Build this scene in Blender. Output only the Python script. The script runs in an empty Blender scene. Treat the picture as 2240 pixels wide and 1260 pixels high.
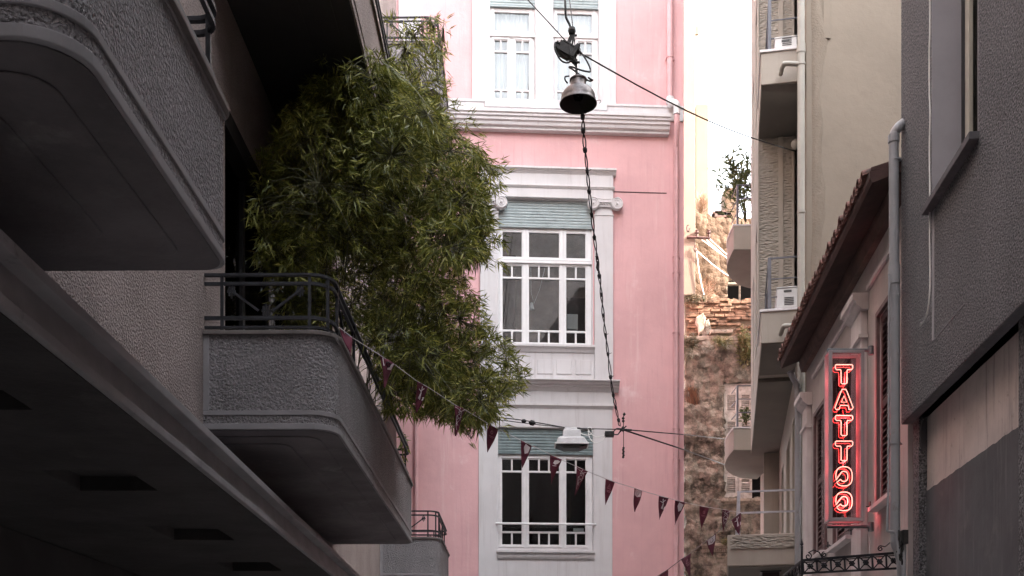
import bpy, bmesh, math, random
from mathutils import Vector, Matrix, noise
random.seed(7)
R = math.radians
SC = bpy.context.scene
COL = SC.collection

# ------------------------------------------------------------------ camera, sky, sun, exposure
F = 2400.0; CX = 1120.0; HY = 1560.0; EYE = 1.6      # focal length, centre and horizon in photo pixels
cam_d = bpy.data.cameras.new('camera'); cam = bpy.data.objects.new('camera', cam_d); COL.objects.link(cam)
cam.location = (0, 0, EYE); cam.rotation_euler = (R(90), 0, 0)
cam_d.sensor_width = 36; cam_d.lens = 36 * F / 2240; cam_d.shift_y = (HY - 630) / 2240
cam_d.clip_start = 0.05; cam_d.clip_end = 3000
SC.camera = cam
SUN = Vector((0.83, -0.22, 0.51)).normalized()
W = bpy.data.worlds.new("World"); SC.world = W; W.use_nodes = True
wn = W.node_tree.nodes; wl = W.node_tree.links
bg = wn['Background']; sky = wn.new('ShaderNodeTexSky'); sky.sky_type = 'NISHITA'; sky.sun_disc = False
sky.sun_elevation = math.asin(SUN.z); sky.sun_rotation = math.atan2(SUN.x, SUN.y)
sky.air_density = 1.0; sky.dust_density = 4.0; sky.ozone_density = 0.6
hs = wn.new('ShaderNodeHueSaturation'); hs.inputs['Saturation'].default_value = 0.22
wl.new(sky.outputs[0], hs.inputs['Color']); wl.new(hs.outputs[0], bg.inputs['Color'])
bg.inputs['Strength'].default_value = 0.15
sun_d = bpy.data.lights.new('sun', 'SUN'); sun = bpy.data.objects.new('sun', sun_d); COL.objects.link(sun)
sun_d.energy = 2.0; sun_d.angle = R(0.5); sun_d.color = (1, 0.86, 0.70)
sun.rotation_euler = (-SUN).to_track_quat('-Z', 'Y').to_euler(); sun.location = (30, -20, 40)
SC.view_settings.view_transform = 'Standard'; SC.view_settings.look = 'None'
SC.view_settings.exposure = 4.15; SC.view_settings.gamma = 1
SC.cycles.max_bounces = 8; SC.cycles.diffuse_bounces = 4; SC.cycles.transparent_max_bounces = 12

# ------------------------------------------------------------------ materials
def mat(name, col, rough=0.85, metal=0.0, bump=None, var=None, dirt=None, streak=None, spec=0.3, bump2=None, speckle=None, streak2=None):
    """bump=(scale, distance, kind) ; var=(scale, amount) value noise ; dirt=(scale, colour, lo, hi) ; streak=(colour, amount)"""
    m = bpy.data.materials.new(name); m.use_nodes = True
    n = m.node_tree.nodes; l = m.node_tree.links; b = n['Principled BSDF']
    b.inputs['Roughness'].default_value = rough; b.inputs['Metallic'].default_value = metal
    b.inputs['Specular IOR Level'].default_value = spec
    tc = n.new('ShaderNodeTexCoord'); oc = tc.outputs['Object']
    def nz(scale, detail=4, ro=.6, vec=None):
        t = n.new('ShaderNodeTexNoise'); t.inputs['Scale'].default_value = scale
        t.inputs['Detail'].default_value = detail; t.inputs['Roughness'].default_value = ro
        l.new(vec or oc, t.inputs['Vector']); return t
    def mix(fac, a, bb, mode='MIX'):
        x = n.new('ShaderNodeMix'); x.data_type = 'RGBA'; x.blend_type = mode
        if isinstance(fac, float): x.inputs[0].default_value = fac
        else: l.new(fac, x.inputs[0])
        for i, s in ((6, a), (7, bb)):
            if isinstance(s, tuple): x.inputs[i].default_value = (*s, 1)
            else: l.new(s, x.inputs[i])
        return x.outputs[2]
    def ramp(v, lo, hi):
        r = n.new('ShaderNodeMapRange'); r.inputs[1].default_value = lo; r.inputs[2].default_value = hi
        r.interpolation_type = 'SMOOTHSTEP'; l.new(v, r.inputs[0]); return r.outputs[0]
    c = tuple(col)
    if var:
        v = nz(var[0], 5, .62); a = var[1]
        c = mix(ramp(v.outputs[0], .3, .7), tuple(x * (1 - a) for x in col), tuple(min(1, x * (1 + a)) for x in col))
    if dirt:
        v = nz(dirt[0], 7, .68); c = mix(ramp(v.outputs[0], dirt[2], dirt[3]), c, tuple(dirt[1]))
    if streak:
        mp = n.new('ShaderNodeMapping'); mp.inputs['Scale'].default_value = (9, 9, .5); l.new(oc, mp.inputs[0])
        v = nz(1.4, 6, .7, mp.outputs[0]); q = ramp(v.outputs[0], .5, .8)
        mu = n.new('ShaderNodeMath'); mu.operation = 'MULTIPLY'; mu.inputs[1].default_value = streak[1]; l.new(q, mu.inputs[0])
        c = mix(mu.outputs[0], c, tuple(streak[0]))
    if streak2:
        mp = n.new('ShaderNodeMapping'); mp.inputs['Scale'].default_value = (2.6, 2.6, .22); mp.inputs['Location'].default_value = (3, 1, 2); l.new(oc, mp.inputs[0])
        v = nz(1.5, 7, .72, mp.outputs[0]); mu = n.new('ShaderNodeMath'); mu.operation = 'MULTIPLY'; mu.inputs[1].default_value = streak2[1]
        l.new(ramp(v.outputs[0], .56, .74), mu.inputs[0]); c = mix(mu.outputs[0], c, tuple(streak2[0]))
    if speckle:
        v = nz(speckle[0], 2, .5); r_ = n.new('ShaderNodeMapRange'); r_.inputs[1].default_value = .35; r_.inputs[2].default_value = .65
        r_.inputs[3].default_value = 1 - speckle[1]; r_.inputs[4].default_value = 1 + speckle[1]; l.new(v.outputs[0], r_.inputs[0])
        hv = n.new('ShaderNodeHueSaturation'); l.new(r_.outputs[0], hv.inputs['Value'])
        if isinstance(c, tuple): hv.inputs['Color'].default_value = (*c, 1)
        else: l.new(c, hv.inputs['Color'])
        c = hv.outputs[0]
    if isinstance(c, tuple): b.inputs['Base Color'].default_value = (*c, 1)
    else: l.new(c, b.inputs['Base Color'])
    prev = None
    for bp in (bump, bump2):
        if not bp: continue
        kind = bp[2] if len(bp) > 2 else 'noise'
        bu = n.new('ShaderNodeBump'); bu.inputs['Strength'].default_value = 1.0; bu.inputs['Distance'].default_value = bp[1]
        if kind == 'worm':
            t = nz(bp[0], 2, .5); r = n.new('ShaderNodeMapRange'); r.inputs[1].default_value = .38; r.inputs[2].default_value = .62
            l.new(t.outputs[0], r.inputs[0]); l.new(r.outputs[0], bu.inputs['Height'])
        elif kind == 'stone':
            t = n.new('ShaderNodeTexVoronoi'); t.inputs['Scale'].default_value = bp[0]; l.new(oc, t.inputs['Vector']); l.new(t.outputs['Distance'], bu.inputs['Height'])
        elif kind == 'split':
            mp = n.new('ShaderNodeMapping'); mp.inputs['Scale'].default_value = (1, 1, 2.6); l.new(oc, mp.inputs[0])
            t = n.new('ShaderNodeTexVoronoi'); t.inputs['Scale'].default_value = bp[0]; l.new(mp.outputs[0], t.inputs['Vector']); l.new(t.outputs['Distance'], bu.inputs['Height'])
        else:
            t = nz(bp[0], 5, .65); l.new(t.outputs[0], bu.inputs['Height'])
        if prev: l.new(prev.outputs[0], bu.inputs['Normal'])
        prev = bu
    if prev: l.new(prev.outputs[0], b.inputs['Normal'])
    return m

def glass(name, tint=(.8, .82, .82), gloss=1.0):
    m = bpy.data.materials.new(name); m.use_nodes = True
    n = m.node_tree.nodes; l = m.node_tree.links; n.remove(n['Principled BSDF'])
    tr = n.new('ShaderNodeBsdfTransparent'); tr.inputs[0].default_value = (*tint, 1)
    gl = n.new('ShaderNodeBsdfGlossy'); gl.inputs['Roughness'].default_value = 0.02; gl.inputs[0].default_value = (gloss, gloss, gloss, 1)
    fr = n.new('ShaderNodeFresnel'); fr.inputs[0].default_value = 1.5
    mx = n.new('ShaderNodeMixShader'); l.new(fr.outputs[0], mx.inputs[0]); l.new(tr.outputs[0], mx.inputs[1]); l.new(gl.outputs[0], mx.inputs[2])
    l.new(mx.outputs[0], n['Material Output'].inputs[0]); return m

def emit(name, col, s):
    m = bpy.data.materials.new(name); m.use_nodes = True; b = m.node_tree.nodes['Principled BSDF']
    b.inputs['Base Color'].default_value = (*col, 1); b.inputs['Emission Color'].default_value = (*col, 1); b.inputs['Emission Strength'].default_value = s
    return m

def leafmat(name, a, b_, c_):
    m = bpy.data.materials.new(name); m.use_nodes = True
    n = m.node_tree.nodes; l = m.node_tree.links; b = n['Principled BSDF']
    g = n.new('ShaderNodeNewGeometry'); r = n.new('ShaderNodeValToRGB')
    r.color_ramp.elements[0].color = (*a, 1); r.color_ramp.elements[1].color = (*c_, 1)
    e = r.color_ramp.elements.new(.6); e.color = (*b_, 1)
    l.new(g.outputs['Random Per Island'], r.inputs[0]); l.new(r.outputs[0], b.inputs['Base Color'])
    b.inputs['Roughness'].default_value = .5; b.inputs['Specular IOR Level'].default_value = .35
    t = n.new('ShaderNodeBsdfTranslucent'); l.new(r.outputs[0], t.inputs[0])
    mx = n.new('ShaderNodeMixShader'); mx.inputs[0].default_value = .25
    l.new(b.outputs[0], mx.inputs[1]); l.new(t.outputs[0], mx.inputs[2]); l.new(mx.outputs[0], n['Material Output'].inputs[0])
    return m

M = {}
M['asphalt'] = mat('asphalt', (.06, .06, .06), .9, bump=(60, .004), var=(3, .2))
M['paving'] = mat('paving', (.34, .32, .31), .9, bump=(30, .004), var=(4, .2))
M['stucco_grey'] = mat('stucco_grey', (.19, .18, .185), .9, bump=(58, .011, 'worm'), var=(1.3, .14), streak=((.05, .045, .045), .35), speckle=(80, .2))
M['stucco_warm'] = mat('stucco_warm', (.25, .205, .195), .9, bump=(58, .010, 'worm'), var=(1.3, .14), streak=((.08, .065, .06), .3), speckle=(80, .2))
M['band_grey'] = mat('band_grey', (.20, .192, .20), .8, bump=(40, .001), var=(3, .12), dirt=(5, (.06, .055, .055), .6, .8))
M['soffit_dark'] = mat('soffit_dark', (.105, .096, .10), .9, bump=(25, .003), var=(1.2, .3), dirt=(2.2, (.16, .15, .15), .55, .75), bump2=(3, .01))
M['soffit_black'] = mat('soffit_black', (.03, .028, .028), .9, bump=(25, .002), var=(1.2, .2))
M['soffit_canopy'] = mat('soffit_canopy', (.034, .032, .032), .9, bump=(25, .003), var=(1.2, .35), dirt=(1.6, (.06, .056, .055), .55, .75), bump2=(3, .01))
M['cap_stone'] = mat('cap_stone', (.12, .105, .10), .7, var=(6, .2), bump=(30, .002))
M['iron'] = mat('iron', (.028, .029, .034), .5, .4, bump=(90, .0006), var=(12, .3))
M['pink'] = mat('pink', (.66, .39, .395), .88, bump=(70, .0012), var=(.8, .07), dirt=(1.1, (.76, .58, .58), .57, .76), streak=((.50, .27, .275), .5), bump2=(2.2, .012), streak2=((.78, .62, .61), .38))
M['pink_pipe'] = mat('pink_pipe', (.66, .40, .41), .55, var=(4, .08))
M['white_trim'] = mat('white_trim', (.60, .58, .585), .75, bump=(60, .0008), var=(1.5, .05), streak=((.36, .32, .31), .5))
M['white_frame'] = mat('white_frame', (.68, .66, .66), .5, var=(6, .06), dirt=(16, (.34, .28, .25), .66, .76))
M['white_frame_clean'] = mat('white_frame_clean', (.72, .71, .71), .45, var=(6, .03))
M['groove'] = mat('groove', (.05, .03, .03), .9)
M['blind_teal'] = mat('blind_teal', (.345, .40, .405), .6, var=(5, .08), dirt=(6, (.25, .30, .305), .52, .75))
M['blind_grey'] = mat('blind_grey', (.20, .25, .255), .7, var=(5, .14), dirt=(7, (.14, .16, .16), .5, .75))
M['room'] = mat('room', (.26, .20, .175), .95, var=(1.5, .5))
M['room_black'] = mat('room_black', (.012, .010, .010), .95)
M['curtain'] = mat('curtain', (.74, .74, .75), .9)
M['glass'] = glass('glass')
M['glass_dark'] = glass('glass_dark', (.35, .33, .32), .25)
M['glass_sign'] = glass('glass_sign', (.93, .9, .9))
M['wire'] = mat('wire', (.012, .011, .012), .6)
M['lamp_metal'] = mat('lamp_metal', (.12, .11, .112), .42, .75, var=(14, .35), dirt=(18, (.05, .035, .03), .52, .72), bump=(60, .0008))
M['box_metal'] = mat('box_metal', (.03, .03, .03), .55, .4, var=(14, .4), bump=(60, .001))
M['lamp_inside'] = mat('lamp_inside', (.02, .018, .018), .6)
M['lamp_white'] = mat('lamp_white', (.55, .55, .56), .35, var=(7, .12), dirt=(10, (.3, .28, .27), .6, .8))
M['dark_stucco'] = mat('dark_stucco', (.155, .158, .166), .92, bump=(66, .022, 'worm'), var=(1.1, .12), streak=((.12, .12, .13), .22), speckle=(62, .6))
M['dark_smooth'] = mat('dark_smooth', (.085, .085, .093), .8, var=(2, .16), streak=((.19, .18, .185), .75), bump=(20, .002), dirt=(2.2, (.12, .115, .12), .55, .7))
M['reveal_grey'] = mat('reveal_grey', (.30, .295, .315), .8, var=(3, .06), bump=(60, .0006))
M['old_render'] = mat('old_render', (.52, .455, .43), .9, var=(2, .12), streak=((.11, .09, .085), .9), bump=(18, .002), dirt=(14, (.36, .31, .29), .60, .7))
M['cream_frame'] = mat('cream_frame', (.42, .40, .34), .5, var=(6, .06))
M['black_frame'] = mat('black_frame', (.02, .02, .022), .4)
M['grey_pipe'] = mat('grey_pipe', (.26, .265, .28), .45, var=(3, .1), dirt=(6, (.17, .15, .145), .58, .8))
M['white_cable'] = mat('white_cable', (.7, .7, .68), .6)
M['beige'] = mat('beige', (.255, .215, .172), .9, bump=(55, .0012), var=(.7, .07), dirt=(1.4, (.21, .175, .14), .58, .8), bump2=(3, .012))
M['beige_rough'] = mat('beige_rough', (.235, .195, .155), .95, bump=(34, .016), var=(1.5, .1))
M['sage'] = mat('sage', (.33, .295, .255), .88, bump=(40, .0012), var=(1.2, .08), streak=((.22, .205, .18), .4))
M['sage_split'] = mat('sage_split', (.31, .28, .24), .92, bump=(15, .03, 'split'), var=(1.2, .08))
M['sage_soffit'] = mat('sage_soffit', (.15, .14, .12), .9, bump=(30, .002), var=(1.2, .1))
M['sage_pipe'] = mat('sage_pipe', (.33, .315, .28), .5, var=(3, .06))
M['steel_rail'] = mat('steel_rail', (.11, .11, .125), .5, .2, var=(9, .15))
M['pale_rail'] = mat('pale_rail', (.38, .38, .42), .45, .2, var=(9, .12))
M['ac_white'] = mat('ac_white', (.52, .515, .51), .5, var=(6, .05))
M['ac_dark'] = mat('ac_dark', (.06, .06, .06), .5)
M['house_wall'] = mat('house_wall', (.40, .36, .35), .9, bump=(50, .0015), var=(1.2, .1), streak=((.22, .185, .175), .55), bump2=(3, .01))
M['house_trim'] = mat('house_trim', (.55, .51, .51), .85, var=(3, .08), streak=((.24, .2, .2), .4))
M['house_recess'] = mat('house_recess', (.16, .145, .15), .9, var=(2, .1), bump=(40, .001))
M['eave_wood'] = mat('eave_wood', (.055, .030, .027), .8, var=(4, .3), bump=(30, .003))
M['eave_plank'] = mat('eave_plank', (.10, .058, .05), .8, var=(4, .3), bump=(30, .003))
M['roof_tile'] = mat('roof_tile', (.17, .088, .074), .85, var=(9, .35), dirt=(14, (.07, .05, .045), .5, .66), bump=(40, .003))
M['shutter_dark'] = mat('shutter_dark', (.13, .085, .085), .6, var=(8, .2), bump=(50, .001))
M['sign_frame'] = mat('sign_frame', (.33, .30, .31), .5, .15, var=(8, .1))
M['sign_pole'] = mat('sign_pole', (.13, .16, .17), .5, .3, var=(10, .2))
M['sign_back'] = glass('sign_back', (.72, .62, .65), 0.0)
M['neon'] = emit('neon', (1.0, .47, .37), .13)
M['neon_core'] = emit('neon_core', (1.0, .42, .34), 1.2)
M['neon_dim'] = emit('neon_dim', (1.0, .14, .13), .022)
M['stone'] = mat('stone', (.19, .162, .133), .95, bump=(3.4, .16, 'stone'), bump2=(20, .05), var=(6, .4), dirt=(2.3, (.045, .038, .03), .47, .64), streak=((.045, .038, .03), .6))
M['plaster_rest'] = mat('plaster_rest', (.31, .27, .225), .95, bump=(24, .01), var=(4, .2), dirt=(5, (.12, .095, .075), .5, .68), streak=((.08, .065, .05), .6))
M['stone_light'] = mat('stone_light', (.10, .064, .043), .95, bump=(9, .03), bump2=(40, .01), var=(3.2, .25), dirt=(2.6, (.06, .034, .02), .54, .68), streak=((.05, .03, .02), .5))
M['brick'] = mat('brick', (.20, .125, .085), .95, bump=(30, .008), var=(7, .35), dirt=(5, (.07, .048, .034), .5, .66))
M['mortar'] = mat('mortar', (.15, .12, .09), .95, bump=(14, .03), var=(5, .3), dirt=(3, (.05, .04, .03), .5, .68))
M['old_trim'] = mat('old_trim', (.26, .215, .175), .9, bump=(24, .006), var=(3, .2), dirt=(4, (.06, .048, .04), .48, .66), streak=((.05, .04, .03), .7))
M['old_shutter'] = mat('old_shutter', (.36, .325, .30), .85, var=(7, .22), bump=(40, .002), dirt=(9, (.15, .11, .09), .55, .72))
M['cream_wall'] = mat('cream_wall', (.17, .145, .115), .9, bump=(30, .002), var=(1, .05), dirt=(1.5, (.13, .09, .06), .62, .8))
M['orange_wall'] = mat('orange_wall', (.15, .10, .064), .9, var=(1, .08))
M['tower_white'] = mat('tower_white', (.17, .162, .145), .9, var=(.5, .03))
M['flag'] = mat('flag', (.105, .022, .040), .85, var=(14, .12), bump=(200, .0006))
M['flag_print'] = mat('flag_print', (.62, .56, .58), .9)
M['flag_faint'] = mat('flag_faint', (.27, .12, .15), .9)
M['string'] = mat('string', (.42, .40, .40), .8)
M['dark_string'] = mat('dark_string', (.10, .08, .08), .8)
M['bamboo'] = leafmat('bamboo', (.062, .078, .012), (.145, .158, .026), (.38, .37, .09))
M['culm'] = mat('culm', (.045, .045, .014), .5, var=(9, .3))
M['oleander'] = leafmat('oleander', (.06, .085, .035), (.10, .13, .05), (.17, .19, .08))
M['weed'] = leafmat('weed', (.07, .075, .025), (.14, .13, .05), (.24, .18, .10))
M['drygrass'] = leafmat('drygrass', (.13, .065, .04), (.19, .105, .065), (.26, .16, .10))
M['moss'] = leafmat('moss', (.05, .05, .03), (.10, .085, .05), (.18, .13, .08))
M['terracotta'] = mat('terracotta', (.25, .12, .08), .85, var=(5, .2))

# ------------------------------------------------------------------ frames and mesh builder
class Frame:
    """a vertical wall plane: u runs along it, w out of it, z is height above the street"""
    def __init__(s, o, d, out):
        s.o = Vector((o[0], o[1])); s.d = Vector(d).normalized()
        left = Vector((-s.d.y, s.d.x)); s.s = 1 if left.dot(Vector(out)) > 0 else -1
        s.n = left * s.s
    def at(s, px, py=HY, w=0.0):
        """where the photo's point lies on the plane w in front of the wall"""
        a = (px - CX) / F; t = (w + s.o.dot(s.n)) / (a * s.n.x + s.n.y)
        p = Vector((a * t, t)) - s.o
        return p.dot(s.d), EYE + t * (HY - py) / F
    def U(s, px, w=0.0): return s.at(px, HY, w)[0]
    def Z(s, py, px, w=0.0): return s.at(px, py, w)[1]
    def world(s, u, w, z):
        p = s.o + s.d * u + s.n * w; return Vector((p.x, p.y, z))
WORLD = Frame((0, 0), (1, 0), (0, 1))      # u = x, w = y
def P(px, py, Y): return Vector(((px - CX) / F * Y, Y, EYE + (HY - py) / F * Y))

class Thing:
    def __init__(s, name, label, cat, fr=WORLD, off=(0, 0, 0), group=None, kind=None):
        e = bpy.data.objects.new(name, None); COL.objects.link(e); e.empty_display_size = .2
        s.e = e; s.fr = fr; s.off = Vector(off)
        e.location = fr.world(*off); e.rotation_euler = (0, 0, math.atan2(fr.d.y, fr.d.x))
        tag(e, label, cat, group, kind)
def tag(o, label=None, cat=None, group=None, kind=None):
    if label: o['label'] = label
    if cat: o['category'] = cat
    if group: o['group'] = group
    if kind: o['kind'] = kind
    return o

class MB:
    def __init__(s): s.v = []; s.f = []
    def add(s, vs, fs):
        b = len(s.v); s.v += [tuple(v) for v in vs]; s.f += [tuple(b + i for i in f) for f in fs]
    def box(s, u0, u1, w0, w1, z0, z1):
        if u0 > u1: u0, u1 = u1, u0
        if w0 > w1: w0, w1 = w1, w0
        if z0 > z1: z0, z1 = z1, z0
        s.add([(u0, w0, z0), (u1, w0, z0), (u1, w1, z0), (u0, w1, z0), (u0, w0, z1), (u1, w0, z1), (u1, w1, z1), (u0, w1, z1)],
              [(0, 3, 2, 1), (4, 5, 6, 7), (0, 1, 5, 4), (1, 2, 6, 5), (2, 3, 7, 6), (3, 0, 4, 7)])
    def prism(s, pts, z0, z1):            # outline in (u,w), extruded in z
        n = len(pts); s.add([(a, b, z0) for a, b in pts] + [(a, b, z1) for a, b in pts],
              [tuple(range(n))[::-1], tuple(range(n, 2 * n))] + [(i, (i + 1) % n, n + (i + 1) % n, n + i) for i in range(n)])
    def prism_u(s, pts, u0, u1):          # outline in (w,z), extruded along u
        n = len(pts); s.add([(u0, a, b) for a, b in pts] + [(u1, a, b) for a, b in pts],
              [tuple(range(n)), tuple(range(n, 2 * n))[::-1]] + [(i, (i + 1) % n, n + (i + 1) % n, n + i) for i in range(n)])
    def prism_w(s, pts, w0, w1):          # outline in (u,z), extruded along w
        n = len(pts); s.add([(a, w0, b) for a, b in pts] + [(a, w1, b) for a, b in pts],
              [tuple(range(n)), tuple(range(n, 2 * n))[::-1]] + [(i, (i + 1) % n, n + (i + 1) % n, n + i) for i in range(n)])
    def tube(s, pts, r, n=8, closed=False, caps=True, flat=None):
        pts = [Vector(p) for p in pts]; m = len(pts); vs = []; fs = []; prev = None
        rr = r if isinstance(r, (list, tuple)) else [r] * m
        for i, p in enumerate(pts):
            a = pts[(i - 1) % m] if (closed or i > 0) else p; b = pts[(i + 1) % m] if (closed or i < m - 1) else p
            t = (b - a)
            if t.length < 1e-9: t = Vector((0, 0, 1))
            t.normalize()
            if prev is None:
                up = Vector((0, 0, 1)) if abs(t.z) < .9 else Vector((1, 0, 0)); x = t.cross(up).normalized()
            else:
                x = prev - t * prev.dot(t)
                x = x.normalized() if x.length > 1e-6 else t.orthogonal().normalized()
            prev = x; y = t.cross(x)
            for k in range(n):
                an = 2 * math.pi * k / n; vs.append(p + (x * math.cos(an) + y * math.sin(an)) * rr[i])
        for i in range(m if closed else m - 1):
            j = (i + 1) % m
            for k in range(n):
                k2 = (k + 1) % n; fs.append((i * n + k, i * n + k2, j * n + k2, j * n + k))
        if not closed and caps: fs += [tuple(range(n))[::-1], tuple((m - 1) * n + k for k in range(n))]
        s.add(vs, fs)
    def bar(s, a, b, wd, th, side=Vector((0, 1, 0))):   # flat bar a->b, wd across, th along 'side'
        a = Vector(a); b = Vector(b); t = (b - a).normalized(); side = (side - t * side.dot(t)).normalized(); x = t.cross(side).normalized()
        vs = []
        for p in (a, b):
            for sx, sy in ((-1, -1), (1, -1), (1, 1), (-1, 1)): vs.append(p + x * sx * wd / 2 + side * sy * th / 2)
        s.add(vs, [(0, 1, 2, 3), (7, 6, 5, 4)] + [(i, i + 4, (i + 1) % 4 + 4, (i + 1) % 4) for i in range(4)])
    def lathe(s, prof, c, n=32, axis=(0, 0, 1), xdir=None):
        ax = Vector(axis).normalized(); x = Vector(xdir).normalized() if xdir else ax.orthogonal().normalized(); y = ax.cross(x); c = Vector(c)
        vs = []; m = len(prof)
        for r, h in prof:
            for k in range(n):
                an = 2 * math.pi * k / n; vs.append(c + ax * h + (x * math.cos(an) + y * math.sin(an)) * r)
        s.add(vs, [(i * n + k, i * n + (k + 1) % n, (i + 1) * n + (k + 1) % n, (i + 1) * n + k) for i in range(m - 1) for k in range(n)])
    def wall(s, u0, u1, z0, z1, w0, w1, holes):
        us = sorted({u0, u1, *[h[0] for h in holes], *[h[1] for h in holes]}); zs = sorted({z0, z1, *[h[2] for h in holes], *[h[3] for h in holes]})
        us = [u for u in us if u0 <= u <= u1]; zs = [z for z in zs if z0 <= z <= z1]
        def solid(i, j):
            if i < 0 or j < 0 or i >= len(us) - 1 or j >= len(zs) - 1: return False
            cu = (us[i] + us[i + 1]) / 2; cz = (zs[j] + zs[j + 1]) / 2
            return not any(h[0] < cu < h[1] and h[2] < cz < h[3] for h in holes)
        idx = {}
        def V(i, j, k):
            if (i, j, k) not in idx: idx[(i, j, k)] = len(s.v); s.v.append((us[i], w1 if k else w0, zs[j]))
            return idx[(i, j, k)]
        for i in range(len(us) - 1):
            for j in range(len(zs) - 1):
                if not solid(i, j): continue
                s.f.append((V(i, j, 1), V(i + 1, j, 1), V(i + 1, j + 1, 1), V(i, j + 1, 1)))
                s.f.append((V(i, j, 0), V(i, j + 1, 0), V(i + 1, j + 1, 0), V(i + 1, j, 0)))
                if not solid(i - 1, j): s.f.append((V(i, j, 0), V(i, j, 1), V(i, j + 1, 1), V(i, j + 1, 0)))
                if not solid(i + 1, j): s.f.append((V(i + 1, j, 0), V(i + 1, j + 1, 0), V(i + 1, j + 1, 1), V(i + 1, j, 1)))
                if not solid(i, j - 1): s.f.append((V(i, j, 0), V(i + 1, j, 0), V(i + 1, j, 1), V(i, j, 1)))
                if not solid(i, j + 1): s.f.append((V(i, j + 1, 0), V(i, j + 1, 1), V(i + 1, j + 1, 1), V(i + 1, j + 1, 0)))
    def build(s, name, m, parent=None, fr=None, smooth=False, bevel=0, recalc=True, label=None):
        """parent: Thing, (Thing, part object) or None for a top-level mesh with its own origin"""
        th = None; po = None
        if isinstance(parent, Thing): th = parent; po = parent.e
        elif isinstance(parent, tuple): th, po = parent
        me = bpy.data.meshes.new(name); ob = bpy.data.objects.new(name, me); COL.objects.link(ob)
        if th:
            f = th.fr; off = th.off; vs = [(v[0] - off.x, f.s * (v[1] - off.y), v[2] - off.z) for v in s.v]; ob.parent = po
        else:
            f = fr or WORLD
            lo = [min(v[i] for v in s.v) for i in range(3)]; hi = [max(v[i] for v in s.v) for i in range(3)]
            off = Vector(((lo[0] + hi[0]) / 2, (lo[1] + hi[1]) / 2, lo[2]))
            vs = [(v[0] - off.x, f.s * (v[1] - off.y), v[2] - off.z) for v in s.v]
            ob.location = f.world(*off); ob.rotation_euler = (0, 0, math.atan2(f.d.y, f.d.x))
        me.from_pydata(vs, [], s.f); me.materials.append(M[m] if isinstance(m, str) else m)
        if recalc:
            bm = bmesh.new(); bm.from_mesh(me); bmesh.ops.recalc_face_normals(bm, faces=bm.faces); bm.to_mesh(me); bm.free()
        if smooth:
            for p in me.polygons: p.use_smooth = True
            if smooth == 'auto':
                me.set_sharp_from_angle(angle=R(40))
        if bevel:
            b = ob.modifiers.new('bevel', 'BEVEL'); b.width = bevel; b.segments = 2; b.limit_method = 'ANGLE'; b.angle_limit = R(50)
        if label: ob['label'] = label
        return ob
def B(name, m, parent, *boxes, bevel=0, **k):
    b = MB()
    for x in boxes: b.box(*x)
    return b.build(name, m, parent, bevel=bevel, **k)

def rrect(u0, u1, w0, w1, r, n=8, r2=None):
    """outline: straight along the wall w0, rounded at the two outer corners (the far one tighter)"""
    r2 = r2 or max(.05, r * .55); pts = [(u0, w0)]
    for k in range(n + 1):
        a = math.pi - (math.pi / 2) * k / n
        pts.append((u0 + r + r * math.cos(a), w1 - r + r * math.sin(a)))
    for k in range(n + 1):
        a = math.pi / 2 - (math.pi / 2) * k / n
        pts.append((u1 - r2 + r2 * math.cos(a), w1 - r2 + r2 * math.sin(a)))
    pts.append((u1, w0)); return pts
def smoothpath(pts, n=8):
    pts = [Vector(p) for p in pts]; out = []
    for i in range(len(pts) - 1):
        p0 = pts[max(i - 1, 0)]; p1 = pts[i]; p2 = pts[i + 1]; p3 = pts[min(i + 2, len(pts) - 1)]
        for k in range(n):
            t = k / n
            out.append(.5 * ((2 * p1) + (p2 - p0) * t + (2 * p0 - 5 * p1 + 4 * p2 - p3) * t * t + (3 * p1 - p0 - 3 * p2 + p3) * t ** 3))
    out.append(pts[-1]); return out

# ------------------------------------------------------------------ ground
g = B('street', 'paving', None, (-60, 60, -40, 120, -.3, 0)); tag(g, 'pale stone paving of the narrow street', 'street', kind='structure')

# ------------------------------------------------------------------ left building
L = Frame((-2.39, 0), (.0125, 1), (1, 0))
left = Thing('grey_building', 'dark grey roughcast apartment building with rounded balconies along the left side of the alley', 'building', L, (0, 0, 0))
WO = .983
doors = [(8.72, 12.6, 3.78, 6.45), (3.6, 4.9, 3.78, 6.45), (8.72, 12.6, 7.4, 10.1), (18.3, 19.6, 3.8, 6.2), (18.3, 19.6, 7.55, 9.9)]
w = MB(); w.wall(-9, 14.5, 3.2, 17, -.4, 0, [d_ for d_ in doors if d_[0] < 14]); w.build('wall', 'stucco_warm', left); w = MB(); w.wall(14.501, 20.3, 3.2, 19, -.4, 0, [d_ for d_ in doors if d_[0] > 14]); w.build('wall', 'stucco_warm', left)
B('side_wall', 'stucco_warm', left, (20.0, 20.3, -9, -.401, 0, 19), bevel=0); B('side_wall', 'stucco_warm', left, (14.501, 14.7, -9, -.401, 0, 19)); B('side_wall', 'stucco_warm', left, (-9, -8.7, -9, -.401, 0, 17))
B('roof', 'soffit_dark', left, (-9, 14.49, -9, 0, 17.001, 17.2)); B('roof', 'soffit_dark', left, (14.501, 20.3, -9, 0, 19.001, 19.2))
B('inner_floor', 'soffit_black', left, (-8.7, 14.4, -8.9, -.41, 10.4, 10.6), (14.8, 20, -8.9, -.41, 10.4, 10.6), (-8.7, 14.4, -8.9, -.41, 6.9, 7.1), (14.8, 20, -8.9, -.41, 6.9, 7.1))
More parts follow.
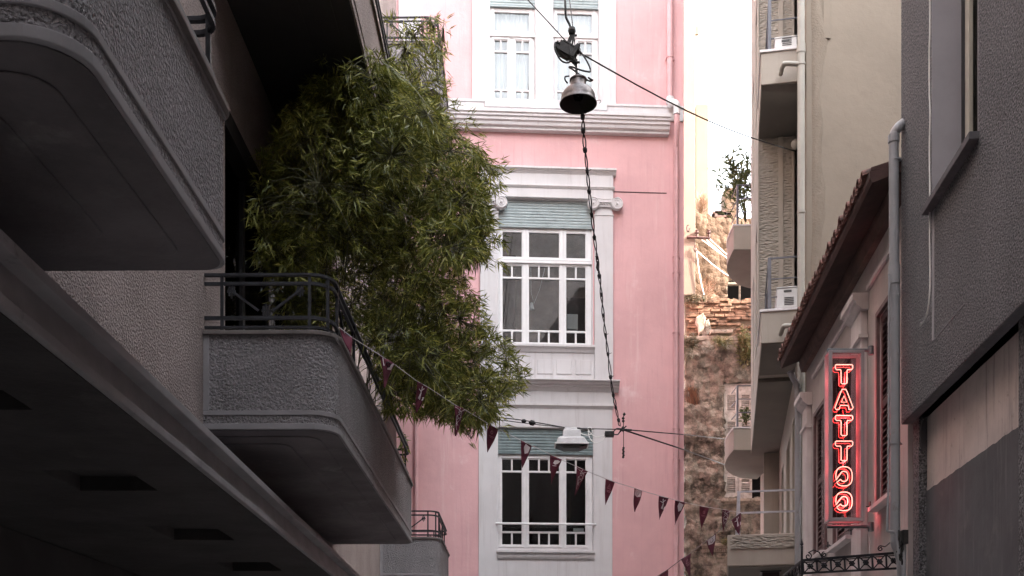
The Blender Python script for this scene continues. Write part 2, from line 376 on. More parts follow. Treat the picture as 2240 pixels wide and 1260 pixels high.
for i, (a, b, c, d) in enumerate(doors):
    fr = MB(); dep = -.16
    fr.box(a, a + .07, dep, dep + .06, c, d); fr.box(b - .07, b, dep, dep + .06, c, d); fr.box(a, b, dep, dep + .061, d - .08, d)
    n = max(2, round((b - a) / .95))
    for k in range(1, n): x = a + (b - a) * k / n; fr.box(x - .04, x + .04, dep, dep + .062, c, d - .081)
    do = fr.build('balcony_door', 'black_frame', left)
    B('pane', 'glass_dark', (left, do), (a + .07, b - .07, dep + .02, dep + .03, c, d - .08))
    B('curtain', 'room', (left, do), (a - .3, b + .3, -.9, -.88, c - .1, d + .1))
B('door_lintel', 'room_black', left, (8.72, 12.6, -.39, .004, 6.28, 6.4495))

def railing(bm, u0, u1, wo, zt, zr, near=True, far=True):
    """art-deco iron railing running along the front, round the corners and back to the wall"""
    r = .17; H = zr - zt
    path = rrect(u0, u1, 0, wo, r, 7)
    P3 = [Vector((a, b, 0)) for a, b in path]
    cum = [0]
    for i in range(1, len(P3)): cum.append(cum[-1] + (P3[i] - P3[i - 1]).length)
    tot = cum[-1]
    def pt(s_, z):
        s_ = max(0, min(tot, s_))
        for i in range(1, len(cum)):
            if s_ <= cum[i] + 1e-9:
                t = (s_ - cum[i - 1]) / max(1e-9, cum[i] - cum[i - 1]); p = P3[i - 1].lerp(P3[i], t); return Vector((p.x, p.y, z))
        return Vector((P3[-1].x, P3[-1].y, z))
    def run(z, hh, tt):
        pts = [(p.x, p.y) for p in P3]
        for i in range(len(pts) - 1):
            a = Vector((*pts[i], z)); b = Vector((*pts[i + 1], z)); dd = (b - a).normalized() * .004
            bm.bar(a - dd, b + dd, tt, hh, Vector((0, 0, 1)))
    run(zr - .01, .02, .03); run(zr - .075, .022, .022); run(zt + .11, .025, .022); run(zt + .04, .018, .022)
    def post(s_, a=zt, b=zr, t=.022):
        p = pt(s_, 0); bm.box(p.x - t / 2, p.x + t / 2, p.y - t / 2, p.y + t / 2, a, b)
    def orn(s_, z):
        for k in (-1, 0, 1):
            q = pt(s_ + k * .018, 0); h = .052 if k == 0 else .034
            bm.box(q.x - .006, q.x + .006, q.y - .006, q.y + .006, z - h, z + h)
        a = pt(s_ - .032, z); b = pt(s_ + .032, z); bm.bar(a, b, .012, .014, Vector((0, 0, 1)))
    def unit(s0, s1):
        zl = zt + .165; zh = zr - .11; a = s0 + .04; b = s1 - .04; L_ = b - a
        q = [pt(a, zh), pt(a + L_ * .4, zl), pt(a + L_ * .6, zl), pt(b, zh)]
        for i in range(3): bm.bar(q[i], q[i + 1], .017, .017)
        orn(a + .02, zh - .02); orn((a + b) / 2, zl); orn(b - .02, zh - .02)
    s = wo - r; c = r * math.pi / 2
    post(.13); post(wo - r + .01); unit(.14, wo - r); post(s + c / 2 + .02); post(s + c + .08)
    x = s + c + .08; end = tot - (s + c + .08); n = max(1, round((end - x) / .78)); st = (end - x) / n
    for k in range(n):
        unit(x, x + st); post(x + st)
    post(tot - .13); post(tot - (wo - r - .06)); unit(tot - (wo - r - .07), tot - .14); post(tot - s - c / 2)

def balcony(th, u0, u1, zb, zt, zr, mbody='stucco_grey', mband='band_grey', r=.2, msof='soffit_dark'):
    Hh = zt - zb; wo = WO
    body = MB()
    body.prism(rrect(u0, u1, 0, wo, r), zb + .14, zt - .03)                # textured body
    body.prism(rrect(u0 + .001, u1 - .001, 0, wo - .001, r), zb + .045, zb + .105)
    o = body.build('balcony', mbody, th)
    bd = MB()
    bd.prism(rrect(u0 - .006, u1 + .006, 0, wo + .006, r), zb + .1051, zb + .1399)
    bd.prism(rrect(u0 - .006, u1 + .006, 0, wo + .006, r), zb, zb + .0449)
    bd.box(u0 - .0065, u0 + .02, 0, .045, zb + .14, zt - .031); bd.box(u0 + .05, u1 - .05, wo - .01, wo + .004, zt - .05, zt - .0305)
    bd.build('smooth_band', mband, (th, o), bevel=.004)
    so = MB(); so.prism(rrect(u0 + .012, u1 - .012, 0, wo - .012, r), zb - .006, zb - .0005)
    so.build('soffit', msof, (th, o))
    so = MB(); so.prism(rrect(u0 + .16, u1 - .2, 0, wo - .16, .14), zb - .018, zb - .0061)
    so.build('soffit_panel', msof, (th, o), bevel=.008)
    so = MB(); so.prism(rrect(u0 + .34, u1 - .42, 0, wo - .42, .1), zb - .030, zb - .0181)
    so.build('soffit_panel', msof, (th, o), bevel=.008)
    cp = MB(); cp.prism(rrect(u0 - .025, u1 + .025, 0, wo + .025, r + .02), zt - .0299, zt)
    cp.build('coping', 'cap_stone', (th, o), bevel=.004)
    rl = MB(); railing(rl, u0 + .04, u1 - .04, wo - .04, zt, zr); rl.build('railing', 'iron', (th, o))
    return o
balcony(left, 3.42, 5.21, 3.70, 4.43, 4.87)
balcony(left, 8.13, 13.62, 3.70, 4.43, 4.87)
balcony(left, 8.13, 13.62, 7.33, 8.10, 8.56, mbody='stucco_warm', mband='stucco_warm', msof='soffit_black')
balcony(left, 18.0, 20.1, 3.75, 4.49, 4.93)
balcony(left, 17.9, 20.1, 7.45, 8.2, 8.65)
balcony(left, 17.85, 19.8, 11.75, 12.5, 12.95)
# curved bar reaching out past the upper railing
cb = MB(); cb.tube(smoothpath([L.world(0, 0, 0)] * 0 + [Vector((9.9, .93, 8.45)), Vector((9.9, 1.02, 8.50)), Vector((9.9, 1.12, 8.49)), Vector((9.9, 1.18, 8.43))], 5), .02, 8)
cb.build('bracket_arm', 'iron', left)

# canopy over the ground floor
C = Frame((-1.70, 0), (-20 / 2400, 1), (1, 0))
can = MB()
zu, zl = EYE + 1.607, EYE + 1.374
prof = [(0.0, zl + .05), (0.012, zl + .05), (0.012, zl), (-.09, zl), (-.09, zl - .0), (-3.2, zl), (-3.2, zu), (0.035, zu), (0.035, zu - .045), (-.03, zu - .045), (-.045, zl + .07)]
prof = [(-3.4, zl), (.012, zl), (.012, zl + .045), (-.02, zl + .05), (-.035, zu - .05), (.035, zu - .045), (.035, zu), (-3.4, zu)]
# the soffit has coffers: build the slab as a frame round them
cof = [(4.35, 4.95), (6.18, 6.75), (8.02, 8.68), (9.95, 10.55), (11.9, 12.5)]
can.prism_u([(-.28, zl + .001), (.0119, zl + .001), (.012, zl + .045), (-.02, zl + .05), (-.035, zu - .05), (.035, zu - .045), (.035, zu), (-.28, zu)], -6, 14.2)
us = [-6] + [x for a in cof for x in a] + [14.2]
for i in range(0, len(us), 2): can.box(us[i], us[i + 1], -3.4, -.2801, zl + .001, zu)
for a, b in cof: can.box(a, b, -.9, -.42 + .14, zl + .10, zu); can.box(a, b, -3.4, -.9, zl + .001, zu)
cano = can.build('canopy', 'band_grey', None, fr=C, bevel=.004); 
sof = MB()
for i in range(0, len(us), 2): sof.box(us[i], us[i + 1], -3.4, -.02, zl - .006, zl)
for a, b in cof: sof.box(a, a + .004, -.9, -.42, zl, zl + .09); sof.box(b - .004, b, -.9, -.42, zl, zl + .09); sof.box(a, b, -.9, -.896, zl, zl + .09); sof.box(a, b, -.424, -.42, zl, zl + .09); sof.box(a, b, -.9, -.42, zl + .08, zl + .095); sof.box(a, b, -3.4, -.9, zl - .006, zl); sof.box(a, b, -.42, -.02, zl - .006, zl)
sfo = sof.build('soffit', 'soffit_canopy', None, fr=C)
for o_ in (cano, sfo):
    mw = o_.matrix_basis.copy(); o_.parent = left.e; o_.matrix_basis = left.e.matrix_basis.inverted() @ mw
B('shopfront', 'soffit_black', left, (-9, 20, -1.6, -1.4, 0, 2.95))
gr = MB()
for k in range(8): gr.box(10.6 + k * .07, 10.63 + k * .07, -1.39, -1.36, 2.5, 2.9)
gr.build('vent_grille', 'iron', left)
B('wall_base', 'stucco_warm', left, (14.3, 20.3, -.4, -.002, 0, 3.2))

# ------------------------------------------------------------------ pink building
K = Frame((0, 21.5), (1, .06), (0, -1))
pink = Thing('pink_building', 'pink neoclassical building with white ionic window surrounds facing down the alley', 'building', K, (0, 0, 0))
U = K.U
def Z(py, px=1195, w=0): return K.Z(py, px, w)
UR = U(1496); UL = -6.5
topA = (U(1070), U(1172), Z(226), Z(-4)); topA2 = (U(1209), U(1311), Z(227, 1260), Z(-2, 1260))
holes = [(U(1070), U(1172), Z(224), Z(-60)), (U(1209), U(1311), Z(224), Z(-60)),
         (U(1089), U(1297), Z(760), Z(436)), (U(1088), U(1299), Z(1206), Z(936)), (U(1088), U(1299), Z(1560), Z(1400))]
w = MB(); w.wall(UL, UR, 0, 26, -.35, 0, holes); w.build('wall', 'pink', pink)
B('side_wall', 'pink', pink, (UR - .3, UR, -8, -.351, 0, 26), (UL, UL + .3, -8, -.351, 0, 26), (UL, UR, -8.3, -8.001, 0, 26))
B('roof', 'stone', pink, (UL, UR, -8, 0, 26.001, 26.3))
B('cornice', 'white_trim', pink, (UL, UR + .1, 0, .4, 25.5, 25.99), bevel=.02)
# string course between the floors (its ends slope with the wall, so it is drawn in wall metres)
zc = lambda py: K.Z(py, 1240)
sc_ = MB()
sc_.box(UL, U(1495, .04), .0005, .045, zc(259), zc(226))
sc_.box(U(1060), U(1326), .0455, .12, zc(245), zc(227))
sc_.box(UL, UR, .0006, .07, zc(232), zc(227.5))
prof = [(0.001, zc(259)), (.30, zc(259)), (.30, zc(266)), (.27, zc(267)), (.27, zc(272)), (.235, zc(273)), (.235, zc(279)), (.20, zc(281)), (.185, zc(287)), (.13, zc(290)), (.13, zc(294)), (0.001, zc(294))]
sc_.prism_u(prof, UL, U(1461))
sc_.build('string_course', 'white_trim', pink, bevel=.004)
# white surround of the top pair of windows
s1 = MB(); s1.wall(U(1033), U(1347), Z(226), 19.5, .001, .035, [(U(1070), U(1172), Z(230), Z(-60)), (U(1209), U(1311), Z(230), Z(-60))]); s1.build('window_surround', 'white_trim', pink, bevel=.004)
B('window_surround', 'white_trim', pink, (U(872), U(920), .001, .035, Z(226), 19.5), bevel=.004)

def roll_blind(par, u0, u1, z0, z1, m, w0=-.05, pitch=.055):
    bl = MB(); n = max(2, int((z1 - z0) / pitch)); h = (z1 - z0) / n
    for k in range(n):
        za = z0 + k * h
        bl.prism_u([(w0, za), (w0 + .004, za + h * .06), (w0 + .014, za + h * .3), (w0 + .014, za + h * .7), (w0 + .004, za + h * .94), (w0, za + h), (w0 - .01, za + h), (w0 - .01, za)], u0, u1)
    bl.box(u0 + .002, u1 - .002, w0 - .02, w0 + .02, z0 - .022, z0 - .0005)
    return bl.build('roller_blind', m, (pink, par))

def casement(par, px, py0, py1, pxm, tiny=None, wf=-.13, th=.045, m='white_frame', cx=1195, rails=()):
    pass

def kwindow(u0, u1, z0, z1, cols, zrows, mf='white_frame', wf=-.14, transom=None, room='room', curtain=False, label=None):
    """cols: list of (ua, ub, [divider u]) glazed openings; zrows: list of (za, zb, divided)"""
    holes_ = []
    for (ua, ub, dv) in cols:
        for (za, zb, dd) in zrows:
            if dd:
                e = [ua] + [x for d_ in dv for x in (d_ - .017, d_ + .017)] + [ub]
                for k in range(0, len(e), 2): holes_.append((e[k], e[k + 1], za, zb))
            else: holes_.append((ua, ub, za, zb))
    f_ = MB(); f_.wall(u0, u1, z0, z1, wf, wf + .05, holes_)
    fo = f_.build('window', mf, pink, bevel=.004, label=label)
    # raised casement stiles for depth
    st = MB()
    for (ua, ub, dv) in cols:
        za = min(r[0] for r in zrows if r[2]) if any(r[2] for r in zrows) else z0
        zb = max(r[1] for r in zrows if r[2]) if any(r[2] for r in zrows) else z1
        st.box(ua - .055, ua - .018, wf + .0501, wf + .068, za - .06, zb + .06); st.box(ub + .018, ub + .055, wf + .0501, wf + .068, za - .06, zb + .06)
        st.box(ua - .018, ub + .018, wf + .0501, wf + .066, zb + .018, zb + .055); st.box(ua - .018, ub + .018, wf + .0501, wf + .066, za - .055, za - .018)
    st.build('casement', mf, (pink, fo), bevel=.003)
    gl = MB()
    for h in holes_: gl.box(h[0] - .005, h[1] + .005, wf + .015, wf + .02, h[2] - .005, h[3] + .005)
    gl.build('pane', 'glass', (pink, fo))
    rz0, rz1 = (room[1], room[2]) if isinstance(room, tuple) else (z0 - .3, z1 + .5); rmat = room[0] if isinstance(room, tuple) else room
    rm = MB()
    if rmat: rm.add([(u0 - .15, -.36, rz0), (u1 + .15, -.36, rz0), (u1 + .15, -.36, rz1), (u0 - .15, -.36, rz1),
                       (u0 - .15, -1.7, rz0), (u1 + .15, -1.7, rz0), (u1 + .15, -1.7, rz1), (u0 - .15, -1.7, rz1)],
                      [(4, 5, 6, 7), (0, 1, 5, 4), (3, 7, 6, 2), (0, 4, 7, 3), (1, 2, 6, 5)])
    if rmat: rm.build('room', rmat, (pink, fo), recalc=False)
    if curtain:
        cu = MB(); N = 60; a, b = u0 + .03, u1 - .03; vs = []; fs = []
        for k in range(N + 1):
            u = a + (b - a) * k / N; ww = -.24 + .022 * math.sin(k * .9) + .01 * math.sin(k * 2.3)
            vs += [(u, ww, z0 + .02), (u, ww, z1 - .02)]
        for k in range(N): fs.append((2 * k, 2 * k + 2, 2 * k + 3, 2 * k + 1))
        cu.add(vs, fs); cu.build('curtain', 'curtain', (pink, fo), smooth=True)
    return fo
# top pair
for i, (dx, cxx) in enumerate(((0, 1120), (138, 1258))):
    zz = lambda y: K.Z(y + (0 if i == 0 else 3), cxx)
    a = [(U(1082 + dx), U(1110 + dx), [U(1096 + dx)]), (U(1129 + dx), U(1158 + dx), [U(1143.5 + dx)])]
    rows = [(zz(105.5), zz(83), True), (zz(190), zz(109), False), (zz(217), zz(193.5), True)]
    fo = kwindow(U(1070.8 + dx), U(1171.3 + dx), zz(223), zz(72), a, rows, curtain=True, room=('curtain', zz(228), zz(-30)))
    f2 = kwindow(U(1070.8 + dx), U(1171.3 + dx), zz(71.7), zz(12), [(U(1082 + dx), U(1158 + dx), [])], [(zz(62), zz(21), False)], curtain=True, room=None)
    B('transom', 'white_frame', (pink, fo), (U(1071 + dx), U(1171 + dx), -.088, -.05, zz(76), zz(70)), bevel=.004)
    roll_blind(fo, U(1070.5 + dx), U(1171.5 + dx), zz(10), zz(-58), 'blind_teal')
# middle window
zz = lambda y: K.Z(y, 1195)
cols = [(U(1100), U(1142), [U(1120.5)]), (U(1158), U(1224), [U(1179.5), U(1201.5)]), (U(1240), U(1282), [U(1261)])]
fo = kwindow(U(1089.6), U(1296.4), zz(755), zz(570), cols, [(zz(603), zz(579), True), (zz(719), zz(607), False), (zz(746), zz(723), True)], mf='white_frame_clean', room=('room', zz(765), zz(430)), label='three light casement window of the middle floor')
f2 = kwindow(U(1089.6), U(1296.4), zz(569.7), zz(495), [(a, b, []) for a, b, _ in cols], [(zz(559), zz(505), False)], mf='white_frame_clean', room=None)
B('transom', 'white_frame_clean', (pink, fo), (U(1090), U(1296), -.089, -.045, zz(574), zz(568)), (U(1090), U(1296), -.0889, -.05, zz(567.5), zz(564)), bevel=.004)
roll_blind(fo, U(1089.5), U(1296.5), zz(494), zz(437), 'blind_teal')
# lower window
cols = [(U(1099), U(1142), [U(1120.5)]), (U(1158), U(1224), [U(1180), U(1202)]), (U(1240), U(1282), [U(1261)])]
fo3 = kwindow(U(1088.8), U(1298.2), zz(1204), zz(992), cols, [(zz(1028), zz(1003), True), (zz(1161), zz(1032), False), (zz(1190), zz(1165), True)], mf='white_frame', room='room_black', label='weathered casement window of the first floor behind a white bar')
roll_blind(fo3, U(1088.5), U(1298.5), zz(990), zz(938), 'blind_grey')
gb = MB(); gb.tube([(U(1084), .05, zz(1147)), (U(1303), .05, zz(1147))], .022, 10); gb.box(U(1085), U(1088), 0, .06, zz(1149), zz(1145)); gb.box(U(1300), U(1303), 0, .06, zz(1149), zz(1145))
gb.build('guard_bar', 'white_frame_clean', (pink, fo3), smooth='auto')
# sticker on the lower pane
B('paper', 'curtain', (pink, fo3), (U(1256), U(1279), -.15, -.148, zz(1162), zz(1152)))

# entablature, pilasters, apron and lower cornice of the middle window
en = MB()
en.prism_u([(.001, zz(384)), (.09, zz(384)), (.11, zz(381)), (.13, zz(380)), (.14, zz(378)), (.17, zz(377)), (.17, zz(373)), (.001, zz(373))], U(1043), U(1346))
en.box(U(1050), U(1340), .0012, .085, zz(410), zz(384.3))
en.prism_u([(.0014, zz(416)), (.09, zz(416)), (.12, zz(412)), (.12, zz(410.3)), (.0014, zz(410.3))], U(1048), U(1343))
en.box(U(1050), U(1340), .0016, .08, zz(436), zz(416.3))
en.build('entablature', 'white_trim', pink, bevel=.003)
def capital(cpx, mirror=1):
    c = MB(); y0 = 448 + (cpx - 1070) / 260 * 3.5; zc_ = K.Z(y0, cpx); uc = U(cpx); R0 = .12; dx = .232
    for sgn in (-1, 1):
        cu = uc + sgn * dx
        c.lathe([(0, 0), (R0, 0), (R0, .06), (R0 - .012, .075), (R0 - .02, .062), (0, .062)], (cu, .07, zc_), 28, axis=(0, 1, 0))
        pts = []; N = 60
        for k in range(N + 1):
            t = k / N; a = math.pi / 2 - sgn * 2 * math.pi * 2.4 * t; rr = (R0 - .014) * (1 - t) ** 1.0 + .012
            pts.append((cu + rr * math.cos(a), .135, zc_ + rr * math.sin(a)))
        c.tube(pts, [.012 * (1 - .5 * k / N) for k in range(N + 1)], 6)
        c.lathe([(0, 0), (.02, 0), (.018, .03), (0, .038)], (cu, .132, zc_), 12, axis=(0, 1, 0))
    # channel sagging between the volutes, egg and dart below it
    top = [(uc - dx + .0, zc_ + R0 + .002)] + [(uc + x * dx, zc_ + R0 - .028 * math.cos(x * math.pi / 2)) for x in (-.8, -.5, -.2, .2, .5, .8)] + [(uc + dx, zc_ + R0 + .002)]
    bot = [(uc + dx - .05, zc_ + .035)] + [(uc + x * dx, zc_ + .035 - .012 * math.cos(x * math.pi / 2)) for x in (.5, 0, -.5)] + [(uc - dx + .05, zc_ + .035)]
    c.prism_w(top + bot, .05, .125)
    c.tube([(a, .125, b - .008) for a, b in top], .009, 6); c.tube([(a, .127, b) for a, b in bot], .007, 6)
    for k in range(5): c.lathe([(0, 0), (.02, .005), (.014, .02), (0, .026)], (uc + (k - 2) * .052, .10, zc_ - .002), 8, axis=(0, 1, 0))
    c.box(uc - .19, uc + .19, .012, .095, zc_ - .05, zc_ + .02)
    return c.build('capital', 'white_trim', pink, smooth='auto')
for cpx, a, b in ((1070, 1050, 1089), (1322, 1300, 1340)):
    capital(cpx)
    B('pilaster', 'white_trim', pink, (U(a), U(b), .001, .07, zz(836), zz(472)), (U(a) + .01, U(b) - .01, .0011, .06, zz(471.7), zz(462)), (U(a) - .015, U(b) + .015, .0012, .085, zz(472), zz(469.5)), (U(a) + .02, U(b) - .02, .0013, .05, zz(461.9), zz(436.2)), bevel=.004)
ap = MB()
ap.prism_u([(.001, zz(772)), (.05, zz(772)), (.07, zz(768)), (.10, zz(764)), (.13, zz(762)), (.13, zz(757)), (.001, zz(757))], U(1089.2), U(1299.8))
ap.box(U(1089.2), U(1299.8), -.01, .03, zz(836), zz(772.2))
for k in range(5):
    x = 1091 + k * 42; ap.box(U(x), U(x + 33), .0301, .05, zz(819), zz(788))
ap.build('apron', 'white_trim', pink, bevel=.004)
B('sill', 'white_frame_clean', pink, (U(1089.4), U(1299.6), -.349, -.001, zz(760) - .02, zz(757.5)))
lc = MB()
lc.prism_u([(.001, zz(857)), (.06, zz(857)), (.08, zz(854)), (.11, zz(850)), (.15, zz(848.5)), (.15, zz(845)), (.20, zz(844)), (.22, zz(840)), (.26, zz(839)), (.26, zz(836.2)), (.001, zz(836.2))], U(1040), U(1352))
lc.box(U(1047), U(1343), .0012, .05, zz(884), zz(857.2))
lc.prism_u([(.0014, zz(894)), (.04, zz(894)), (.06, zz(891)), (.085, zz(889)), (.085, zz(884.2)), (.0014, zz(884.2))], U(1044), U(1341))
lc.build('lower_cornice', 'white_trim', pink, bevel=.003)
s2 = MB(); s2.wall(U(1047), U(1339), .3, zz(894.2), .001, .03, [(U(1088), U(1299), zz(1206), zz(936)), (U(1088), U(1299), Z(1560), Z(1400))]); s2.build('window_surround', 'white_trim', pink, bevel=.004)
s3 = MB()
s3.prism_u([(.0301, zz(1224)), (.06, zz(1224)), (.085, zz(1220)), (.10, zz(1216)), (.0301, zz(1215))], U(1088), U(1300))
s3.box(U(1086), U(1301), -.05, .10, zz(1210), zz(1205)); s3.box(U(1091), U(1297), .0302, .045, zz(1300), zz(1230))
s3.build('sill', 'white_trim', pink, bevel=.003)
# ground floor shop opening behind its dark glass
B('shop_window', 'glass_dark', pink, (U(1089), U(1298), -.2, -.19, Z(1559), Z(1401)))
B('shop_room', 'room_black', pink, (U(1060), U(1330), -1, -.8, .4, 3.9))
for k_, (a, b_, z0_, z1_) in enumerate(holes[:4]):
    B('reveal', 'white_trim', pink, (a, a + .014, -.349, -.0007, z0_, z1_), (b_ - .014, b_, -.349, -.0007, z0_, z1_), (a + .014, b_ - .014, -.349, -.0008, z1_ - .012, z1_))
# expansion groove right of the entablature
B('groove', 'groove', pink, (U(1340.5), U(1458), .0012, .006, K.Z(422.2, 1400), K.Z(420.2, 1400)))
# rain pipe with its white offset at the string course
pp = MB(); zq = lambda y: K.Z(y, 1470)
pp.tube([(U(1464.5, .1), .1, 19.4), (U(1465.5, .1), .1, zq(222))], .06, 14)
for y in (133,): pp.tube([(U(1465, .1), .1, zq(y + 1)), (U(1465, .1), .1, zq(y - 1.5))], .075, 14); pp.box(U(1455), U(1475), 0, .06, zq(y + 1), zq(y - 1))
rain = pp.build('rain_pipe', 'pink_pipe', pink, smooth='auto')
pp = MB()
pp.tube(smoothpath([(U(1465.5, .1), .1, zq(221)), (U(1466, .12), .14, zq(236)), (U(1470, .3), .30, zq(243)), (U(1479, .36), .37, zq(250)), (U(1481, .36), .36, zq(262)), (U(1480.5, .36), .36, zq(272))], 6), .066, 14)
pp.lathe([(.066, 0), (.078, 0), (.078, .1), (.066, .1)], (U(1465.5, .1), .1, zq(231)), 14)
pp.build('pipe_offset', 'white_frame_clean', (pink, rain), smooth='auto')
pp = MB()
pp.tube([(U(1480.5, .36), .36, zq(273)), (U(1480, .3), .34, zq(300)), (U(1479, .1), .1, zq(330)), (U(1479, .1), .1, 0)], .052, 14)
for y in (565, 600, 731, 940, 1007, 1235):
    pp.tube([(U(1479, .1), .1, zq(y + 1)), (U(1479, .1), .1, zq(y - 1.5))], .066, 14); pp.box(U(1471), U(1487), 0, .05, zq(y + .8), zq(y - .8))
pp.build('rain_pipe', 'pink_pipe', pink, smooth='auto')
pp = MB(); pp.tube([(U(911, .06), .06, 0), (U(911, .06), .06, K.Z(300, 911))], .035, 10); pp.build('rain_pipe', 'pink_pipe', pink, smooth='auto')
# things seen inside the middle window
pl = Thing('pendant_lamp', 'small white lamp hanging on two cords behind the middle window of the pink building', 'lamp', K, (U(1163), -.6, zz(677)))
b = MB(); b.lathe([(.0, .13), (.03, .13), (.055, .0), (.05, 0), (.026, .12)], (U(1163, -.6), -.6, K.Z(677, 1163, -.6)), 16); b.build('lamp_shade', 'curtain', pl, smooth='auto')
b = MB(); q = lambda x, y: (U(x, -.6), -.6, K.Z(y, x, -.6)); b.tube([q(1161, 577), q(1162, 640), q(1168, 664), q(1181, 632), q(1194, 577)], .006, 5); b.build('cord', 'curtain', pl)
B('drape', 'eave_wood', pink, (U(1236, -1.2), U(1300, -1.2), -1.22, -1.2, zz(760), zz(600)), (U(1100, -1.3), U(1128, -1.3), -1.32, -1.3, zz(760), zz(500)))
bx_ = B('white_box', 'ac_white', None, (U(1240, -.3), U(1264, -.3), -.45, -.3, K.Z(720, 1250, -.3), K.Z(687, 1250, -.3)), fr=K, bevel=.01)
tag(bx_, 'plain white box standing behind the right light of the middle window', 'box')

# ------------------------------------------------------------------ green building with its beige party wall
G = Frame((1.045, 0), (470 / 2400, 1), (-1, 0))
green = Thing('sage_building', 'tall sage and beige apartment block with stacked balconies on the right of the alley', 'building', G, (0, 0, 0))
E = Frame((0, 15.55), (1, 0), (0, -1))
be = Thing('tmp', 'x', 'x', E, (0, 0, 0)); 
def gE(mb, name, m, **k):       # part of the sage building drawn in the party wall's frame
    o = mb.build(name, m, None, fr=E, **k); mw = o.matrix_basis.copy(); o.parent = green.e; o.matrix_basis = green.e.matrix_basis.inverted() @ mw
    return o
bpy.data.objects.remove(be.e)
b = MB(); b.box(E.U(1764), 13, -.3, 0, 0, 21.5); gE(b, 'party_wall', 'beige')
# rough patched plaster band near the corner
b = MB(); N = 70; vs = []; fs = []
for j in range(N + 1):
    z = 5 + 15 * j / N
    a = E.U(1776) + .04 * noise.noise((0, z * 1.7, 3)); c_ = E.U(1800) + .10 * noise.noise((5, z * 1.3, 0)) + .05 * noise.noise((9, z * 4, 0))
    for k in range(7):
        t = k / 6; vs.append((a + (c_ - a) * t, .022 * math.sin(t * math.pi) ** .6 + .004, z))
for j in range(N):
    for k in range(6): fs.append((j * 7 + k, j * 7 + k + 1, (j + 1) * 7 + k + 1, (j + 1) * 7 + k))
b.add(vs, fs); gE(b, 'plaster_patch', 'beige_rough', smooth=True)
b = MB(); b.prism_w([(E.U(1800), E.Z(84, 1800)), (E.U(1816), E.Z(86, 1816)), (E.U(1816), 20), (E.U(1800), 20)], .001, .02); gE(b, 'plaster_patch', 'beige', bevel=.005)
# facade along the alley, under and behind the balconies
Wb = .546                                     # how far the upper bay stands out
UA, UBk, UF = G.U(1752), 17.35, 22.6
def zg(py, px=1667, w=Wb): return G.Z(py, px, w)
zbay = EYE + 5.28
b = MB(); b.wall(15.9, UF, 0, zbay, -.3, 0, [(16.9, 17.8, 2.4 + 1.75, 6.2), (18.6, 19.6, 4.15, 6.2), (20.6, 21.4, 4.15, 6.2)]); b.build('wall', 'sage', green)
b = MB()
for a, c_ in ((16.9, 17.8), (18.6, 19.6), (20.6, 21.4)):
    o = MB(); o.wall(a, c_, 4.15, 6.2, -.15, -.09, [(a + .08, c_ - .08, 4.25, 6.1)]); o = o.build('door', 'sage_pipe', green)
    B('pane', 'glass_dark', (green, o), (a + .08, c_ - .08, -.13, -.12, 4.25, 6.1))
B('inner_room', 'room_black', green, (16.8, UF, -1.5, -1.3, 0, 21.5), (16.75, 16.8, -1.3, -.31, 0, 21.5))
# upper bay: wall facing the camera with split-face panels, side wall with tall slots
slots = []
for fz in (EYE + 5.9, EYE + 9.6, EYE + 13.3):
    slots += [(18.1, 18.9, fz, fz + 2.1), (20.2, 21.0, fz, fz + 2.1)]
b = MB(); b.wall(UBk + .02, UF, zbay + .0, 21.5, Wb - .25, Wb, slots); b.build('bay_wall', 'sage', green)
for s_ in slots:
    o = MB(); o.wall(s_[0], s_[1], s_[2], s_[3], Wb - .12, Wb - .07, [(s_[0] + .06, s_[1] - .06, s_[2] + .06, s_[3] - .06)]); o = o.build('window', 'sage_pipe', green)
    B('pane', 'glass_dark', (green, o), (s_[0] + .06, s_[1] - .06, Wb - .1, Wb - .095, s_[2] + .06, s_[3] - .06))
b = MB(); b.box(UBk, UBk + .2, 0, Wb - .251, zbay, 21.5); b.box(UBk - .02, UBk + .019, Wb - .02, Wb + .001, zbay, 21.5); b.box(UBk - .02, UBk - .0005, .165, .24, zbay, 21.5); b.box(UBk - .02, UBk - .0005, 0, .035, zbay, 21.5); b.build('bay_front', 'sage', green, bevel=.004)
b = MB(); b.box(UBk - .006, UBk - .001, .2401, Wb - .0201, zbay + .01, 21.4); b.box(UBk - .006, UBk - .001, .0351, .1649, zbay + .01, 21.4); b.build('split_face_panel', 'sage_split', green)
B('bay_back', 'sage', green, (UF - .2, UF - .001, -8, Wb - .251, 0, 21.5), (15.9, UF, -8, Wb - .252, 21.501, 21.7))
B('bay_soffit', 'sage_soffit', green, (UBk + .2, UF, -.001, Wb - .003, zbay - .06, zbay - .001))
def gbalc(zt, zb, zr, soff='sage_soffit', outer=Wb, ac=True):
    o = MB(); o.box(15.86, UBk + .001, -.02, outer, zb, zt - .035); o = o.build('balcony', 'sage', green, bevel=.006)
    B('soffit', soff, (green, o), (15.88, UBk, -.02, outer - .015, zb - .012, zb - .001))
    B('coping', 'white_trim', (green, o), (15.84, UBk, -.02, outer + .02, zt - .0349, zt), bevel=.004)
    r_ = MB(); w1 = outer - .1
    for k, z_ in enumerate((zr, zr - .30, zr - .56)):
        th_ = .02 if k == 0 else .012
        r_.box(15.92, 15.94, -.0, w1, z_ - th_, z_); r_.box(15.92, UBk - .03, w1 - .02, w1, z_ - th_ + .001, z_ - .001)
    r_.box(15.915, 15.95, w1 - .045, w1 + .003, zt, zr - .001)
    r_.box(UBk - .06, UBk - .03, w1 - .03, w1 + .001, zt, zr - .001)
    r_.build('railing', 'steel_rail', (green, o))
    return o
bz1t, bz1b = EYE + 5.76, EYE + 5.28
bz2t, bz2b = EYE + 9.46, EYE + 8.97
gbalc(bz1t, bz1b, EYE + 6.52); gbalc(bz2t, bz2b, EYE + 10.22)
